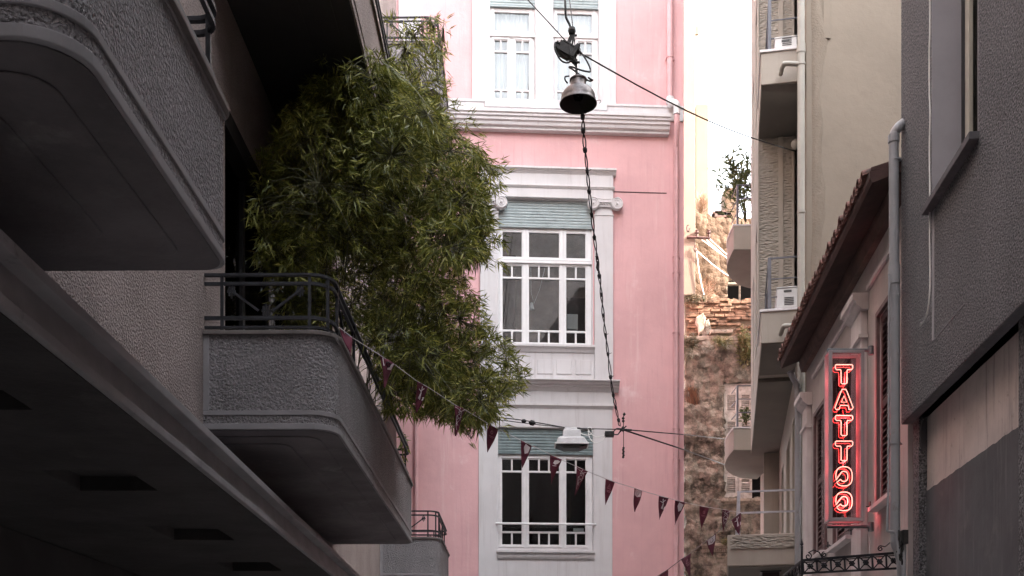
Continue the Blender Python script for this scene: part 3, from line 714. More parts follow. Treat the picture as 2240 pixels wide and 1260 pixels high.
gbalc(EYE + 13.16, EYE + 12.67, EYE + 13.9)
# lowest balcony
o = MB(); o.box(15.62, 20.5, 0, 1.02, EYE + 2.08, EYE + 2.52); o = o.build('balcony', 'sage', green, bevel=.01)
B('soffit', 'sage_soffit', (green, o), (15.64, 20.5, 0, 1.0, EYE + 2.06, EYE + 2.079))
b = MB(); b.box(15.60, 15.6199, .05, .98, EYE + 2.32, EYE + 2.49); b.build('embossed_band', 'sage_split', (green, o))
b = MB(); w1 = .88
for z_ in (EYE + 3.15, EYE + 2.85): b.box(15.68, 15.71, -.05, w1, z_ - .022, z_); b.box(15.68, 20.4, w1 - .03, w1, z_ - .021, z_ - .001)
b.box(15.675, 15.715, w1 - .04, w1 + .003, EYE + 2.52, EYE + 3.149); b.bar((15.69, w1 - .03, EYE + 2.84), (16.3, w1 - .03, EYE + 2.52), .02, .02); b.build('railing', 'pale_rail', (green, o))
b = MB(); b.box(16.1, 16.4, .28, .52, EYE + 1.93, EYE + 2.059); b.box(16.05, 16.45, .25, .55, EYE + 2.04, EYE + 2.0595); o2 = b.build('ceiling_light', 'black_frame', (green, o), bevel=.01)
# rain pipe at the corner, with the two balcony spouts
pz = lambda y: E.Z(y, 1752, .1)
b = MB(); b.tube([(E.U(1752.5, .12), .12, 21), (E.U(1752.5, .12), .12, 0)], .052, 16)
for y in (143, 467): b.tube([(E.U(1752.5, .12), .12, pz(y + 2)), (E.U(1752.5, .12), .12, pz(y - 2))], .062, 16)
b.tube([(E.U(1752.5, .12), .12, pz(98)), (E.U(1752.5, .12), .12, pz(118))], .060, 16)
gE(b, 'rain_pipe', 'sage_pipe', smooth='auto')
for y in (143, 716):
    b = MB(); b.tube(smoothpath([(E.U(1747, .1), .12, pz(y - 1)), (E.U(1718, .1), .12, pz(y - 2)), (E.U(1713, .1), .10, pz(y)), (E.U(1712, .1), .02, pz(y + 7)), (E.U(1712, .1), -.02, pz(y + 9))], 5), .033, 12)
    gE(b, 'spout', 'sage_pipe', smooth='auto')
b = MB(); b.lathe([(0, .09), (.03, .088), (.06, .06), (.075, 0), (0, 0)], (E.U(1741, -.9), -.9, E.Z(316, 1741, -.9)), 20, axis=(0, 1, 0))
bl = b.build('wall_lamp', 'sage_pipe', None, fr=E, smooth='auto'); tag(bl, 'round caged bulkhead lamp half hidden behind the sage rain pipe', 'lamp')
# air conditioners on the two balconies
def ac(uc, wc, z, name_l, wd=.30, hh=.34, vents=True):
    t = Thing('air_conditioner', name_l, 'air conditioner', G, (uc, wc, z), group='air conditioners on the sage balconies')
    b = MB(); b.box(uc - .4, uc + .4, wc - wd / 2, wc + wd / 2, z + .02, z + hh); b.box(uc - .41, uc + .41, wc - wd / 2 - .01, wc + wd / 2 + .01, z + hh, z + hh + .02); b.build('casing', 'ac_white', t, bevel=.01)
    b = MB()
    for k in range(5): b.box(uc - .405, uc - .4001, wc - .08, wc + .05, z + .06 + k * .024, z + .072 + k * .024)
    b.box(uc - .406, uc - .4001, wc - .05, wc + .06, z + hh - .06, z + hh - .03); b.build('vent', 'ac_dark', t)
    b = MB(); b.box(uc - .3, uc - .2, wc - wd / 2, wc + wd / 2, z, z + .0199); b.box(uc + .2, uc + .3, wc - wd / 2, wc + wd / 2, z, z + .0199); b.build('foot', 'ac_dark', t)
ac(16.3, .17, bz1t, 'white air conditioner on the lower sage balcony above the tiled roof', hh=.30); ac(16.3, .20, bz2t, 'white air conditioner on the upper sage balcony near the top of the photo', hh=.17)

# far balconies past the bay
def fbalc(pyt, pyb, pyr, pyu):
    Yn = 22.9; s_ = F / Yn; X0 = (1605 - CX) / s_; X1 = (1722 - CX) / s_
    zt, zb, zr = EYE + (HY - pyt) / s_, EYE + (HY - pyb) / s_, EYE + (HY - pyr) / s_
    Yf = F * (zb - EYE) / (HY - pyu)
    out = [(X1, Yn), (X0, Yn)] + [(X0 + (X1 - X0) * (1 - math.cos(a)) * 1.0, Yn + .5 + (Yf - Yn - .5) * math.sin(a)) for a in [k * math.pi / 2 / 10 for k in range(11)]]
    b = MB(); b.prism(out, zb, zt - .03); o = b.build('balcony', 'sage', None, bevel=.006)
    so = MB(); so.prism([(x * .999 + .004, y + .004) for x, y in out], zb - .012, zb - .001); so = so.build('soffit', 'sage_soffit', None)
    cp = MB(); cp.prism([(x - .015 if x < X1 else x, y - .015) for x, y in out], zt - .0299, zt); cp = cp.build('coping', 'white_trim', None)
    rl = MB()
    for z_ in (zr, zr - .28, zr - .56):
        rl.tube([(X1, Yn + .06, z_), (X0 + .09, Yn + .06, z_), (X0 + .08, Yn + .6, z_)] , .014, 6)
    rl.box(X0 + .07, X0 + .11, Yn + .04, Yn + .08, zt, zr)
    rl = rl.build('railing', 'steel_rail', None)
    for ob in (o, so, cp, rl):
        mw = ob.matrix_basis.copy(); ob.parent = green.e; ob.matrix_basis = green.e.matrix_basis.inverted() @ mw
    for ob in (so, cp, rl):
        mw = ob.matrix_basis.copy(); ob.parent = o; ob.matrix_basis = o.matrix_basis.inverted() @ mw
fbalc(491, 545, 402, 632); fbalc(934, 984, 842, 1047)
b = MB(); b.box(5.75, 12, 22.28, 25.4, 0, 26)
o = b.build('rear_wall', 'sage', None); mw = o.matrix_basis.copy(); o.parent = green.e; o.matrix_basis = green.e.matrix_basis.inverted() @ mw

# ------------------------------------------------------------------ tattoo house
T = Frame((2.672, 0), (220 / 2400, 1), (-1, 0))
house = Thing('tiled_house', 'old two storey house with clay roof tiles, pilasters and louvred shutters beside the neon sign', 'house', T, (0, 0, 0))
def tz(py, px, w=0): return T.Z(py, px, w)
ze = 6.62
wn_ = [(T.U(1947 + 12), T.U(1925), tz(1098, 1925), tz(693, 1925)), (T.U(1866), T.U(1829), tz(1192, 1829), tz(835, 1829)), (T.U(1808), T.U(1786), tz(1215, 1786), tz(912, 1786))]
w = MB(); w.wall(9.97, 15.2, 0, ze, -.3, 0, [(a, b_, c_, d_) for a, b_, c_, d_ in wn_]); w.build('wall', 'house_wall', house)
B('side_wall', 'house_wall', house, (9.97, 10.2, -5, -.301, 0, ze), (15.0, 15.2, -5, -.301, 0, ze), (9.97, 15.2, -5.2, -5.001, 0, ze + 2))
def shutters(a, b_, c_, d_):
    a, b_ = min(a, b_), max(a, b_)
    f_ = MB(); f_.wall(a - .05, b_ + .05, c_ - .04, d_ + .05, .0012, .035, [(a, b_, c_, d_)]); fo_ = f_.build('window', 'shutter_dark', house, bevel=.003)
    mid = (a + b_) / 2
    for x0, x1 in ((a, mid - .004), (mid + .004, b_)):
        s_ = MB(); zm = c_ + (d_ - c_) * .52
        s_.wall(x0, x1, c_, d_, -.05, -.012, [(x0 + .05, x1 - .05, c_ + .07, zm - .04), (x0 + .05, x1 - .05, zm + .04, d_ - .07)])
        for za, zb_ in ((c_ + .07, zm - .04), (zm + .04, d_ - .07)):
            n = max(3, int((zb_ - za) / .062))
            for k in range(n):
                z_ = za + (k + .5) * (zb_ - za) / n; s_.prism_u([(-.05, z_ + .028), (-.045, z_ + .034), (-.004, z_ - .022), (-.009, z_ - .028)], x0 + .045, x1 - .045)
        s_.build('shutter', 'shutter_dark', (house, fo_))
    B('reveal', 'room_black', (house, fo_), (a - .1, b_ + .1, -.6, -.58, c_, d_))
    B('sill', 'house_trim', house, (a - .09, b_ + .09, .0011, .10, c_ - .085, c_ - .0405), bevel=.004)
for x in wn_: shutters(*x)
def pilaster(pa, pb, ytop, ybot=1300):
    ua, ub = T.U(pa), T.U(pb); ua, ub = min(ua, ub), max(ua, ub); zt_ = tz(ytop, (pa + pb) / 2)
    b = MB(); b.box(ua, ub, .001, .07, 3.0, zt_ - .42); b.box(ua - .03, ub + .03, .0011, .10, zt_ - .46, zt_ - .42)
    b.box(ua, ub, .0012, .072, zt_ - .4199, zt_ - .17)
    b.prism_u([(.001, zt_ - .17), (.075, zt_ - .17), (.09, zt_ - .15), (.13, zt_ - .12), (.14, zt_ - .08), (.17, zt_ - .07), (.17, zt_), (.001, zt_)], ua - .06, ub + .06)
    b.build('pilaster', 'house_trim', house, bevel=.004)
pilaster(1898, 1876, 662); pilaster(1776, 1766, 868)
# recessed field between the pilasters is edged with a moulding
b = MB()
zr1 = tz(647, 1894)
b.box(T.U(1972), T.U(1900), .0008, .03, zr1, zr1 + .05); b.box(T.U(1868), T.U(1780), .0008, .03, tz(755, 1825), tz(755, 1825) + .05); b.build('moulding', 'house_trim', house, bevel=.004)
B('field', 'house_recess', house, (T.U(1965), T.U(1899), .0003, .0009, 3.6, zr1 - .01), (T.U(1873), T.U(1778), .0003, .0009, 3.0, tz(755, 1825) - .01))
# holes of the field are cut where the windows are: thin frames hide them
bpy.data.objects.remove([o_ for o_ in house.e.children if o_.name.startswith('field')][0])
# eave: soffit, fascia beams and tiles
EO = .36
b = MB(); b.prism_u([(.0, ze - .32), (.07, ze - .32), (.10, ze - .22), (.10, ze - .12), (.0, ze - .12)], 9.97, 15.2); b.build('eave_moulding', 'eave_plank', house, bevel=.004)
b = MB(); b.prism_u([(-.3, ze - .02), (.0, ze - .12), (EO - .03, ze - .24), (EO - .01, ze - .20), (EO - .01, ze - .14), (-.3, ze + .06)], 9.9, 15.25); b.build('eave_board', 'eave_wood', house)
b = MB(); b.prism_u([(-5, ze + 2.2), (-.3, ze + .03), (EO - .02, ze - .13), (EO - .02, ze - .10), (-.3, ze + .09), (-5, ze + 2.3)], 9.9, 15.25); b.build('roof_deck', 'eave_wood', house)
tl = MB(); nt = 34; sl = Vector((-.3 - EO, .25)).normalized()
for k in range(nt):
    uc = 10.0 + 5.2 * (k + .5) / nt; r1 = .066 + random.uniform(-.004, .004)
    for row in range(5):
        base = EO + .035 + random.uniform(-.012, .012) - row * .36 ; zb_ = ze - .115 + row * .36 * .36 + random.uniform(-.006, .006)
        p0 = Vector((uc, base, zb_ + .0)); p1 = Vector((uc, base - .42, zb_ + .42 * .36 - .01))
        vs = []; fs = []; n = 8
        for (p, rr) in ((p0, r1), (p1, r1 * .82)):
            for off_ in (0, -.016):
                for j in range(n + 1):
                    a = math.pi * j / n; vs.append((p.x + (rr + off_) * math.cos(a), p.y, p.z + (rr + off_) * math.sin(a) * 1.0))
        m = n + 1
        for j in range(n):
            fs += [(j, j + 1, 2 * m + j + 1, 2 * m + j), (m + j, 3 * m + j, 3 * m + j + 1, m + j + 1), (j, m + j, m + j + 1, j + 1)]
        fs += [(0, 2 * m, 3 * m, m), (n, m + n, 3 * m + n, 2 * m + n)]
        tl.add(vs, fs)
    # trough tile between
    uc2 = uc + 2.6 / nt; vs = []; fs = []
    for p in (Vector((uc2, EO + .02, ze - .09)), Vector((uc2, EO - 1.4, ze - .09 + 1.42 * .36))):
        for off_ in (0, .014):
            for j in range(7):
                a = math.pi + math.pi * j / 6; vs.append((p.x + (.062 + off_) * math.cos(a), p.y, p.z + (.05 + off_) * math.sin(a)))
    for j in range(6): fs += [(j, j + 1, 14 + j + 1, 14 + j), (7 + j, 21 + j, 21 + j + 1, 7 + j + 1), (j, 7 + j, 7 + j + 1, j + 1)]
    tl.add(vs, fs)
tl.build('roof_tiles', 'roof_tile', house)
b = MB(); b.tube([(15.27, .10, 6.1), (15.27, .10, 0)], .045, 12); b.tube(smoothpath([(15.27, .10, 6.1), (15.27, .14, 6.2), (15.2, .22, 6.32)], 4), .045, 12); b.build('rain_pipe', 'grey_pipe', house, smooth='auto')
# iron canopy frieze at the bottom of the photo
ic = MB(); Yc = 9.92
def q(px, py, dy=0): return P(px, py, Yc + dy)
A0, A1 = q(1756, 1226), q(1968, 1209); B0, B1 = q(1758, 1254), q(1970, 1243)
ic.bar(A0, A1, .022, .022); ic.bar(B0, B1, .018, .018); ic.bar(q(1757, 1231), q(1968, 1214), .008, .01)
n = 7
for k in range(n + 1):
    t = k / n; ic.bar(A0.lerp(A1, t), B0.lerp(B1, t), .014, .014)
for k in range(n):
    a0 = A0.lerp(A1, k / n); a1 = A0.lerp(A1, (k + 1) / n); b0 = B0.lerp(B1, k / n); b1 = B0.lerp(B1, (k + 1) / n)
    ic.bar(a0, b1, .010, .008); ic.bar(b0, a1, .010, .0085)
    c_ = (a0 + a1 + b0 + b1) / 4
    for j in range(6):
        an = j * math.pi / 3; ic.lathe([(0, -.012), (.011, 0), (0, .012)], c_ + Vector((math.cos(an) * .018, -.012, math.sin(an) * .018)), 8, axis=(0, 1, 0))
    ic.lathe([(0, -.016), (.012, 0), (0, .012)], c_ + Vector((0, -.018, 0)), 8, axis=(0, 1, 0))
dv = Vector((220 / 2400, 1, 0)).normalized()
A2, B2 = A0 + dv * 2.6, B0 + dv * 2.6
ic.bar(A0, A2, .02, .02); ic.bar(B0, B2, .016, .016)
for k in range(1, 14):
    t = k / 13; ic.bar(A0.lerp(A2, t), B0.lerp(B2, t), .012, .012); ic.bar(A0.lerp(A2, (k - 1) / 13), B0.lerp(B2, t), .009, .008); ic.bar(B0.lerp(B2, (k - 1) / 13), A0.lerp(A2, t), .009, .0085)
ic.bar(q(1754, 1262), q(1754, 1196), .016, .016); ic.lathe([(0, .07), (.009, .03), (.016, .015), (.006, 0), (.014, -.01), (0, -.02)], q(1754, 1194), 10)
def scroll(cx, cy, r, sg, turns=1.3, tail=None):
    pts = []
    for k in range(28):
        t = k / 27; a = math.pi * .5 + sg * t * turns * 2 * math.pi; rr = r * (1 - t * .8); pts.append(q(cx + rr * math.cos(a), cy - rr * math.sin(a)))
    if tail: pts = [q(*p) for p in tail] + pts
    ic.tube(pts, .006, 6)
scroll(1768, 1217, 8, -1, tail=[(1800, 1222), (1792, 1208), (1780, 1203)]); scroll(1803, 1213, 6, 1); scroll(1926, 1200, 6, 1, tail=[(1962, 1184), (1948, 1186), (1936, 1196)])
ico = ic.build('iron_canopy', 'iron', None)
tag(ico, 'black wrought iron frieze with crosses and rosettes below the neon sign', 'ironwork')

# ------------------------------------------------------------------ neon sign
SY = 11.05
sg = Thing('neon_sign', 'tall glazed sign box with red neon letters reading TATTOO', 'neon sign', WORLD, tuple(P(1845, 1145, SY)))
def sp(px, py, dy=0): p = P(px, py, SY); return Vector((p.x, SY + dy, p.z))
X0, X1, Z0, Z1 = sp(1808, 0).x, sp(1885, 0).x, sp(0, 1143).z, sp(0, 771).z
fr_ = MB(); fw = .035
for y0, y1 in ((SY - .09, SY - .06), (SY + .06, SY + .09)):
    fr_.box(X0, X0 + fw, y0, y1, Z0, Z1); fr_.box(X1 - fw, X1, y0, y1, Z0, Z1); fr_.box(X0 + fw, X1 - fw, y0, y1, Z0, Z0 + fw); fr_.box(X0 + fw, X1 - fw, y0, y1, Z1 - fw, Z1)
for x in (X0, X1 - fw * .6):
    for z in (Z0, Z1 - fw * .6): fr_.box(x, x + fw * .6, SY - .0599, SY + .0599, z, z + fw * .6)
fr_.build('frame', 'sign_frame', sg, bevel=.003)
g1 = MB(); g1.box(X0 + .01, X1 - .01, SY - .075, SY - .071, Z0 + .01, Z1 - .01); g1.build('glass_pane', 'glass_sign', sg)
g1 = MB(); g1.box(X0 + .01, X1 - .01, SY + .073, SY + .077, Z0 + .01, Z1 - .01); g1.build('glass_pane', 'sign_back', sg)
pl_ = MB(); pl_.tube([sp(1809, 1152), sp(1905, 1152)], .018, 10); pl_.tube([sp(1905, 1143), sp(1905, 1162)], .03, 10); pl_.build('bracket', 'sign_pole', sg, smooth='auto'); pl_ = MB()
pl_.tube([sp(1809, 766), sp(1905, 766)], .016, 10); pl_.tube([sp(1905, 758), sp(1905, 776)], .03, 10)
pl_.box(sp(1812, 0).x, sp(1820, 0).x, SY - .02, SY + .02, Z1, sp(0, 766).z); pl_.box(sp(1872, 0).x, sp(1880, 0).x, SY - .02, SY + .02, Z1 , sp(0, 766).z)
pl_.build('bracket', 'sign_pole', sg, smooth='auto')
def letter(kind, yt, yb, m, sc, dx, dy_px, dep, rad):
    cx = 1845 + dx; h = yb - yt; yt += dy_px; yb += dy_px; w_ = 19 * sc; b = MB()
    def S(pts, closed=True): b.tube([sp(x, y, dep) for x, y in pts], rad, 8, closed=closed)
    if kind == 'T':
        bh = 11; sw = 6.5
        S([(cx - w_ + 2, yt), (cx + w_ - 2, yt), (cx + w_, yt + 2), (cx + w_, yt + bh - 3), (cx + w_ - 3, yt + bh), (cx + sw + 1, yt + bh), (cx + sw, yt + bh + 3), (cx + sw, yb - 2), (cx + sw - 3, yb), (cx - sw + 3, yb), (cx - sw, yb - 2), (cx - sw, yt + bh + 3), (cx - sw - 1, yt + bh), (cx - w_ + 3, yt + bh), (cx - w_, yt + bh - 3), (cx - w_, yt + 2)])
    elif kind == 'A':
        S([(cx - 4, yt), (cx + 4, yt), (cx + 7, yt + 6), (cx + w_ + 1, yb - 4), (cx + w_ - 2, yb), (cx + w_ - 8, yb), (cx + 9, yb - 9), (cx - 8, yb - 9), (cx - w_ + 8, yb), (cx - w_ + 2, yb), (cx - w_ - 1, yb - 4), (cx - 7, yt + 6)])
        S([(cx, yt + 14), (cx + 6, yb - 16), (cx - 6, yb - 16)])
    else:
        pts = []; cy = (yt + yb) / 2; ho = h / 2
        for k in range(26):
            a = R(196) - R(344) * k / 25 * 1.0; ca, sa = math.cos(a), math.sin(a); e = .78
            pts.append((cx + (w_ - 1) * math.copysign(abs(ca) ** e, ca), cy - ho * math.copysign(abs(sa) ** e, sa)))
        for k in range(22):
            a = R(212 - 360) + R(300) * k / 21; ca, sa = math.cos(a), math.sin(a); e = .85
            pts.append((cx + 8.5 * math.copysign(abs(ca) ** e, ca), cy - (ho - 10) * math.copysign(abs(sa) ** e, sa)))
        S(pts)
    return b.build('neon_letter', m, sg, smooth=True)
for kd, a, c_ in (('T', 799, 841), ('A', 853, 897), ('T', 910, 954), ('T', 966, 1009), ('O', 1022, 1064), ('O', 1077, 1118)):
    letter(kd, a, c_, 'neon', 1, 0, 0, -.02, .0052)
    letter(kd, a, c_, 'neon_dim', 1, -2, 2.5, .03, .0035)
b = MB()
b.tube(smoothpath([sp(1829, 1060, .03), sp(1822, 1068, .03), sp(1823, 1085, .03), sp(1832, 1100, .03)], 6), .003, 5)
b.tube([sp(1845, 1119, 0), sp(1851, 1138, .02)], .003, 5); b.tube([sp(1848, 1119, 0), sp(1854, 1140, .02)], .003, 5)
for y0, y1 in ((841, 854), (897, 911), (955, 966), (1010, 1022), (1064, 1077)):
    b.tube([sp(1843, y0, 0), sp(1846, (y0 + y1) / 2, .02), sp(1843, y1, 0)], .002, 5)
b.build('lead_wire', 'neon_dim', sg)
for k in range(4):          # the neon's own light
    ld = bpy.data.lights.new('neon_light', 'POINT'); lo_ = bpy.data.objects.new('neon_light', ld); COL.objects.link(lo_)
    ld.energy = .38; ld.color = (1, .12, .14); ld.shadow_soft_size = .05; lo_.location = sp(1848, 830 + k * 90, .0)
    lo_.parent = sg.e; lo_.location = lo_.location - sg.e.location
cd = MB(); cd.tube(smoothpath([sp(1885, 1152), sp(1898, 1160, .02), sp(1904, 1175, .04), sp(1906, 1210, .05), sp(1907, 1240, .05)], 6), .006, 6); cd.tube(smoothpath([sp(1862, 1148), sp(1876, 1158), sp(1890, 1152)], 5), .007, 6)
cd.build('power_cable', 'lamp_white', sg)

# ------------------------------------------------------------------ dark building on the right
D = Frame((2.592, 0), (220 / 2400, 1), (-1, 0))
dark = Thing('dark_building', 'dark grey roughcast building with overhanging upper floor at the right edge', 'building', D, (0, 0, 0))
zo = EYE + 2.6; UE = D.U(1971.5)
wu0, wu1 = D.U(2140), D.U(2037); zs = D.Z(452, 2037)
w = MB(); w.wall(-8, UE, zo, 14.5, -.35, 0, [(wu0, wu1, zs, zs + 3.2), (1.5, 3.6, zs, zs + 3.2)]); w.build('wall', 'dark_stucco', dark)
B('end_wall', 'dark_stucco', dark, (UE - .3, UE - .001, -9, -.3505, zo, 14.5), bevel=0)
B('roof', 'dark_smooth', dark, (-8, UE, -9, 0, 14.501, 14.7))
B('jamb', 'reveal_grey', dark, (wu1 - .02, wu1 - .001, -.34, -.002, zs, zs + 3.19), (wu0 + .001, wu0 + .02, -.34, -.002, zs, zs + 3.19))
wi = MB(); wi.wall(wu0 + .02, wu1 - .021, zs, zs + 3.19, -.29, -.23, [(wu0 + .1, wu1 - .16, zs + .08, zs + 3.1)]); wi = wi.build('window', 'black_frame', dark)
w2 = MB(); w2.wall(wu0 + .10, wu1 - .165, zs + .0801, zs + 3.1, -.28, -.215, [(wu0 + .2, wu1 - .26, zs + .16, zs + 3.0)]); w2.build('sash', 'cream_frame', (dark, wi), bevel=.005)
B('pane', 'glass_dark', (dark, wi), (wu0 + .19, wu1 - .25, -.25, -.245, zs + .15, zs + 3.01))
B('room', 'room', (dark, wi), (wu0 - .2, wu1 + .2, -.9, -.88, zs - .1, zs + 3.3))
B('sill', 'dark_smooth', dark, (wu0 - .02, wu1 + .03, -.3, .07, zs - .06, zs - .002), bevel=.006)
B('sill', 'dark_smooth', dark, (1.4, 3.7, -.3, .07, zs - .06, zs - .002))
B('jamb', 'reveal_grey', dark, (3.58, 3.599, -.34, -.002, zs, zs + 3.19)); B('pane', 'glass_dark', dark, (1.5, 3.58, -.25, -.24, zs, zs + 3.19))
# lower wall under the overhang
wl_ = -.09; pa, pb = D.U(2228, wl_), D.U(2010, wl_); zm = EYE + 1.92
w = MB(); w.wall(-8, UE - .05, 0, zo - .001, -.4, wl_, [(pa, pb, .3, zo - .01)]); w.build('lower_wall', 'dark_stucco', dark)
pn = B('panel', 'old_render', dark, (pa + .001, pb - .001, -.2, wl_ - .07, zm, zo - .011))
# lower half is painted dark with an uneven upper edge
b = MB(); N = 60; pts = [(pa + .002 + (pb - pa - .004) * k / N, zm + .012 * noise.noise((k * .3, 0, 0)) + .006 * noise.noise((k * 1.1, 4, 0)) + .02) for k in range(N + 1)]
b.prism_w([(pa + .002, .31)] + pts + [(pb - .002, .31)], -.2, wl_ - .062); b.build('painted_panel', 'dark_smooth', dark)
B('overhang_soffit', 'dark_smooth', dark, (-8, UE - .002, -.36, -.004, zo - .01, zo - .0012))
b = MB(); u_ = pb - .03
b.add([(u_, wl_ - .05, zo - .03), (u_ - .03, wl_ + .0, zo - .08), (u_ - .01, wl_ - .0, zo - .16), (u_ - .035, wl_ + .01, zo - .2), (u_ - .005, wl_ - .02, zo - .32), (u_ + .02, wl_ - .05, zo - .12), (u_ + .0, wl_ - .055, zo - .06), (u_ + .02, wl_ - .06, zo - .18), (u_ + .01, wl_ - .06, zo - .3)], [(0, 1, 2, 6), (2, 3, 4, 8, 7, 6), (0, 6, 7, 5)])
o_ = b.build('torn_flap', 'dark_smooth', dark); sm_ = o_.modifiers.new('solid', 'SOLIDIFY'); sm_.thickness = .008
# pale strip and scratch on the roughcast
B('pale_streak', 'reveal_grey', dark, (D.U(2044.5), D.U(2039), .001, .003, D.Z(745, 2041), zs - .061))
b = MB(); b.bar((D.U(2043), .002, D.Z(744, 2043)), (D.U(2110), .002, D.Z(664, 2110)), .006, .004, Vector((0, 1, 0))); b.build('scratch', 'reveal_grey', dark)
# white cable down the wall
b = MB(); pts = [(D.U(x, .02), .02, D.Z(y, x, .02)) for x, y in ((2033.5, -60), (2034, 60), (2032.5, 120), (2033, 200), (2034.5, 260), (2033, 320), (2034, 420), (2033.5, 520), (2034.5, 600), (2033, 650), (2028, 685), (2021, 702), (2013, 713))]
b.tube(smoothpath(pts, 5), .006, 6); o_ = b.build('white_cable', 'white_cable', None, fr=D, smooth=True); tag(o_, 'loose white cable hanging down the dark roughcast wall', 'cable')
# rain pipe on the far corner
def dp(px, py, dy=0): return P(px, py, 9.75 + dy)
b = MB(); b.tube(smoothpath([dp(2010, 235, .35), dp(1985, 262, .15), dp(1966, 278), dp(1957, 292), dp(1955, 310)], 6), .042, 16)
b.tube([dp(1955, 305), dp(1956, 585)], .043, 16); b.tube([dp(1956, 582), dp(1956, 622)], .052, 16)
b.tube(smoothpath([dp(1956, 620), dp(1957, 632), dp(1958, 640), dp(1958, 650)], 4), .046, 16); b.tube([dp(1958, 638), dp(1958, 1170)], .043, 16); b.tube([dp(1955, 296), dp(1955, 312)], .05, 16)
b.tube(smoothpath([dp(1958, 1168), dp(1958, 1190), dp(1966, 1210), dp(1972, 1260), dp(1973, 1500)], 6), .04, 12)
for y in (350, 971): b.tube([dp(1957.5, y - 2), dp(1957.5, y + 2)], .05, 16); b.tube([dp(1957, y), dp(1972, y, .1)], .01, 6)
o_ = b.build('rain_pipe', 'grey_pipe', None, smooth='auto'); tag(o_, 'thick grey plastic rain pipe on the corner between dark wall and tiled house', 'pipe')
b = MB()
b.tube(smoothpath([dp(1943, 1085, -.1), dp(1941, 1150, -.1), dp(1942, 1162, -.1), dp(1956, 1165, -.1), dp(1963, 1185, -.1), dp(1968, 1230, -.1), dp(1975, 1270, -.1), dp(1975, 1500, -.1)], 6), .012, 8)
b.tube([dp(1943, 1090, -.1), dp(1944, 900, -.06), dp(1945, 600, -.05)], .01, 8); b.tube(smoothpath([dp(1976, 1175, -.1), dp(1978, 1200, -.1), dp(1977, 1260, -.1), dp(1977, 1500, -.1)], 4), .02, 8)
o_ = b.build('conduit', 'grey_pipe', None, smooth='auto'); tag(o_, 'thin grey cable conduits bending beside the foot of the rain pipe', 'conduit')
b = MB(); random.seed(3)
for k in range(7):
    x, y = 1968 + random.uniform(-4, 6), 1160 + k * 9; b.tube(smoothpath([dp(x, y, -.08), dp(x + random.uniform(-9, 9), y + 14, -.12), dp(x + random.uniform(-6, 6), y + 30, -.08)], 4), .007, 5)
b.box(dp(1962, 0).x, dp(1974, 0).x, 9.6, 9.68, dp(0, 1195).z, dp(0, 1165).z)
o_ = b.build('cable_box', 'box_metal', None); tag(o_, 'dark tangle of cables round a small junction box under the rain pipe', 'junction box')
# shutter dogs and small iron stays on the house wall
b = MB()
for x, y in ((1908, 1108), (1866, 1160), (1815, 1194)):
    u_, z_ = T.at(x, y, .06); b.tube([(u_ - .09, .08, z_), (u_ + .09, .08, z_)], .006, 5); b.tube([(u_, .0, z_), (u_, .12, z_)], .006, 5); b.tube([(u_, .08, z_ - .05), (u_, .08, z_ + .05)], .007, 5)
b.build('shutter_stay', 'iron', house)

# ------------------------------------------------------------------ ruin and the sunlit wall behind it
RF = Frame((0, 30), (1, 0), (0, -1))
ruin = Thing('ruined_building', 'crumbling stone building with weathered shutters and brick top beyond the pink house', 'building', RF, (0, 0, 0))
rz = lambda y, x=1600: RF.Z(y, x); ru = RF.U
def rough_wall(u0, u1, z0, z1, wfun, holes, nu, nz, m, name, par=ruin, back=.4, topf=None):
    b = MB(); vs = []; fs = []
    for j in range(nz + 1):
        for i in range(nu + 1):
            u = u0 + (u1 - u0) * i / nu; zt_ = z1 + (topf(u) if topf else 0); z = z0 + (zt_ - z0) * j / nz
            vs.append((u + .02 * noise.noise((u * 5, z * 5, 7)), wfun(u, z), z))
    for j in range(nz):
        for i in range(nu):
            cu = u0 + (u1 - u0) * (i + .5) / nu; cz = z0 + (z1 - z0) * (j + .5) / nz
            if any(h[0] < cu < h[1] and h[2] < cz < h[3] for h in holes): continue
            a = j * (nu + 1) + i; fs.append((a, a + 1, a + nu + 2, a + nu + 1))
    b.add(vs, fs); o = b.build(name, m, par, recalc=False, smooth=False)
    so = o.modifiers.new('solid', 'SOLIDIFY'); so.thickness = back; so.offset = 0
    return o
def wf(u, z):
    n1 = noise.noise((u * 3.1, z * 3.1, 1)); n2 = noise.noise((u * 9, z * 9, 5)); n3 = noise.noise((u * .9, z * .9, 2))
    pl = .07 if n3 + .35 * n1 > .05 else 0
    return .05 * n1 + .035 * n2 + pl
wh = (ru(1580), ru(1702), rz(1094), rz(838))
rough_wall(ru(1493), ru(1730), 0, rz(742), wf, [wh], 90, 240, 'stone', 'wall')
B('core', 'mortar', ruin, (ru(1497), ru(1578), -6, -.25, 0, rz(760)), (ru(1704), ru(1760), -6, -.25, 0, rz(760)), (ru(1497), ru(1760), -6, -3.5, 0, rz(760)))
B('dark_room', 'room_black', ruin, (ru(1574), ru(1708), -.8, -.7, rz(1110), rz(790)))
# brick courses along the broken top
br = MB(); random.seed(11)
zt_ = rz(742); row = 0
while zt_ < rz(655):
    u = ru(1499) + random.uniform(0, .15); h = .075
    top = rz(652) if True else 0
    while u < ru(1650):
        l_ = random.uniform(.20, .42)
        keep = zt_ < rz(655) - .25 or random.random() < .8
        col_gap = (zt_ < rz(690) and u > ru(1540) and random.random() < .35)
        if keep and not col_gap:
            br.box(u, u + l_ - .02, -.2, random.uniform(-.02, .06), zt_, zt_ + h * random.uniform(.75, .95))
        u += l_
    zt_ += h; row += 1
br.build('brick_courses', 'brick', ruin, bevel=.008)
B('brick_backing', 'mortar', ruin, (ru(1499), ru(1650), -.5, -.03, rz(742), rz(665)))
